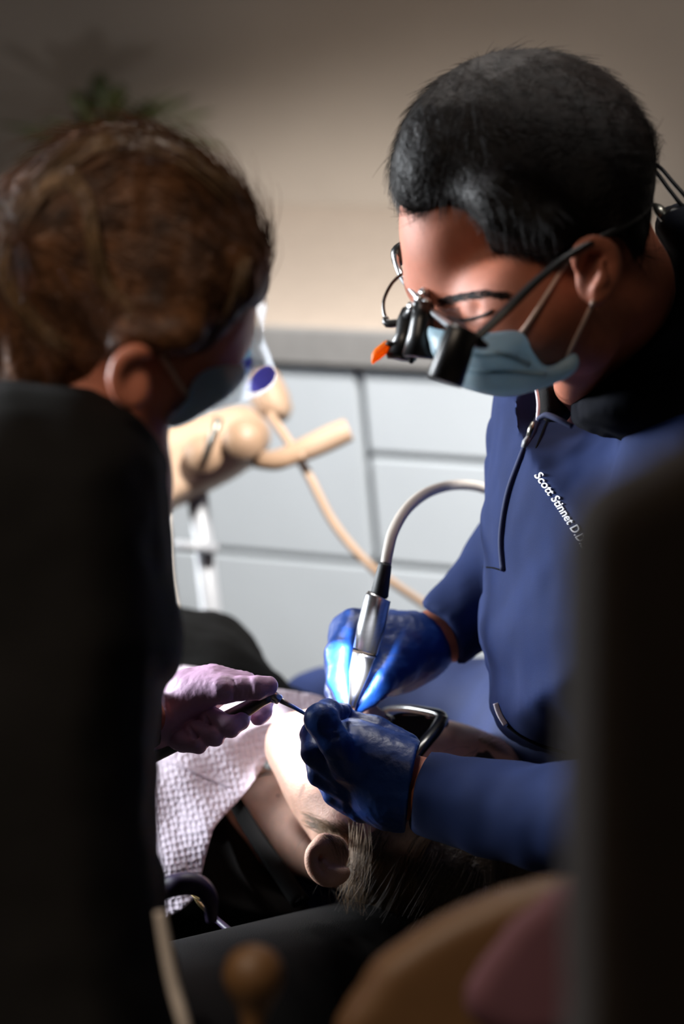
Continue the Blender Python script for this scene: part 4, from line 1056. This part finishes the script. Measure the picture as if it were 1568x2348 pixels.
# visor and spectacles
vs = thing('face_visor', 'clear plastic face visor with violet reflections built as patches, worn by the person in black', 'visor', P(560, 850, 1.82))
sheet('shield', [(560, 640), (600, 650), (612, 700), (602, 760), (622, 820), (634, 870), (600, 905), (540, 925), (480, 940), (440, 920), (470, 870), (520, 820), (560, 760)], lambda x, y: 1.84 - 0.00055 * (600 - x) - 0.00002 * (y - 800), 0.0012, 'visor', vs, step=10)
b = Blob(0.002); b.puff([(560, 898), (575, 868), (600, 842), (622, 838), (632, 856), (622, 880), (595, 896)], 1.83, 0.006, 12, k=0.003); b.build('clip', 'violet', vs, label='violet reflection on the visor, built as a patch')  # violet reflections on the shield, modelled as tinted solids
b = Blob(0.002); b.puff([(532, 840), (550, 828), (578, 820), (576, 838), (556, 852)], 1.825, 0.005, 9, k=0.003); b.build('clip', 'violet', vs, label='violet reflection on the visor, built as a patch')  # second violet reflection on the shield, not a clip
b = Blob(0.002); b.puff([(582, 660), (598, 648), (608, 656), (604, 682), (590, 698), (576, 696)], 1.85, 0.004, 8, k=0.003); b.build('spectacle_lens', 'mask', vs, label='pale teal spectacle lens edge')

# ------------------------------------------------------------------ near foreground, out of focus
fd = 1.0
st = thing('padded_chair', 'tall dark brown padded chair back close to the camera on the right', 'chair', (P(1480, 2300, fd).x, P(1480, 2300, fd).y, 0))
b = Blob(0.005); b.puff([(1300, 1300), (1308, 1190), (1360, 1118), (1460, 1060), (1600, 1000), (1900, 960), (2300, 1000), (2350, 2700), (1320, 2700), (1304, 2300), (1298, 1800)], fd + 0.04, 0.035, 120); b.build('backrest', 'brownseat', st)
pc = P(1700, 2300, fd + .05)
V, Fs = tube_data([Vector((pc.x, pc.y + .03, z)) for z in (0.04, 1.1)], 0.025, 12); mk('post', V, Fs, 'black', st)
V, Fs = tube_data([Vector((pc.x, pc.y + .03, z)) for z in (0.0, 0.03, 0.05)], [0.25, 0.24, 0.04], 20); mk('base', V, Fs, 'black', st)
ar = thing('arm_pad', 'tan vinyl arm pad curving across the bottom, out of focus', 'arm pad', P(1050, 2348, 1.45))
b = Blob(0.005); b.puff([(800, 2420), (840, 2230), (900, 2170), (1000, 2105), (1120, 2050), (1230, 2018), (1300, 2010), (1420, 2040), (1420, 2420)], 1.45, 0.03, 60); b.build('pad', 'tan', ar)
sp = P(1050, 2420, 1.46); V, Fs = tube_data([Vector((sp.x, sp.y, 0)), Vector((sp.x, sp.y, sp.z + .03))], 0.02, 12); mk('bracket', V, Fs, 'pole', ar)
b = Blob(0.005); b.puff([(1060, 2300), (1150, 2140), (1210, 2080), (1280, 2030), (1400, 2010), (1450, 2100), (1420, 2330), (1200, 2400)], 1.395, 0.012, 50); mo = b.build('towel', 'pink', None)
tag(mo, 'mauve towel lying over the tan arm pad', 'towel')
kb = P(580, 2330, 1.5)
kn_ = thing('lever_knob', 'round tan knob on a stem at the bottom, out of focus', 'knob', (kb.x, kb.y, 0.0))
b = Blob(0.004); b.ell((582, 2232, 1.5), (72, 68, 72)); b.cap((582, 2260, 1.5, 40), (582, 2420, 1.5, 22)); b.build('grip', 'tan', kn_)
V, Fs = tube_data([Vector((kb.x, kb.y, 0)), Vector((kb.x, kb.y, P(582, 2400, 1.5).z))], 0.008, 10); mk('stem', V, Fs, 'pole', kn_)
sh = tube('suction_hose', [(366, 2090, 1.55, 13), (378, 2160, 1.55, 15), (398, 2260, 1.55, 16), (440, 2420, 1.55, 16), (520, 2800, 1.6, 16), (650, 3500, 1.75, 16), (850, 4300, 1.95, 16), px_of(Vector((0.08, 1.35, 0.012)), .005)], 0, 'hose', None, n=5)
tag(sh, 'pale thin suction hose hanging beside the black jacket', 'hose')
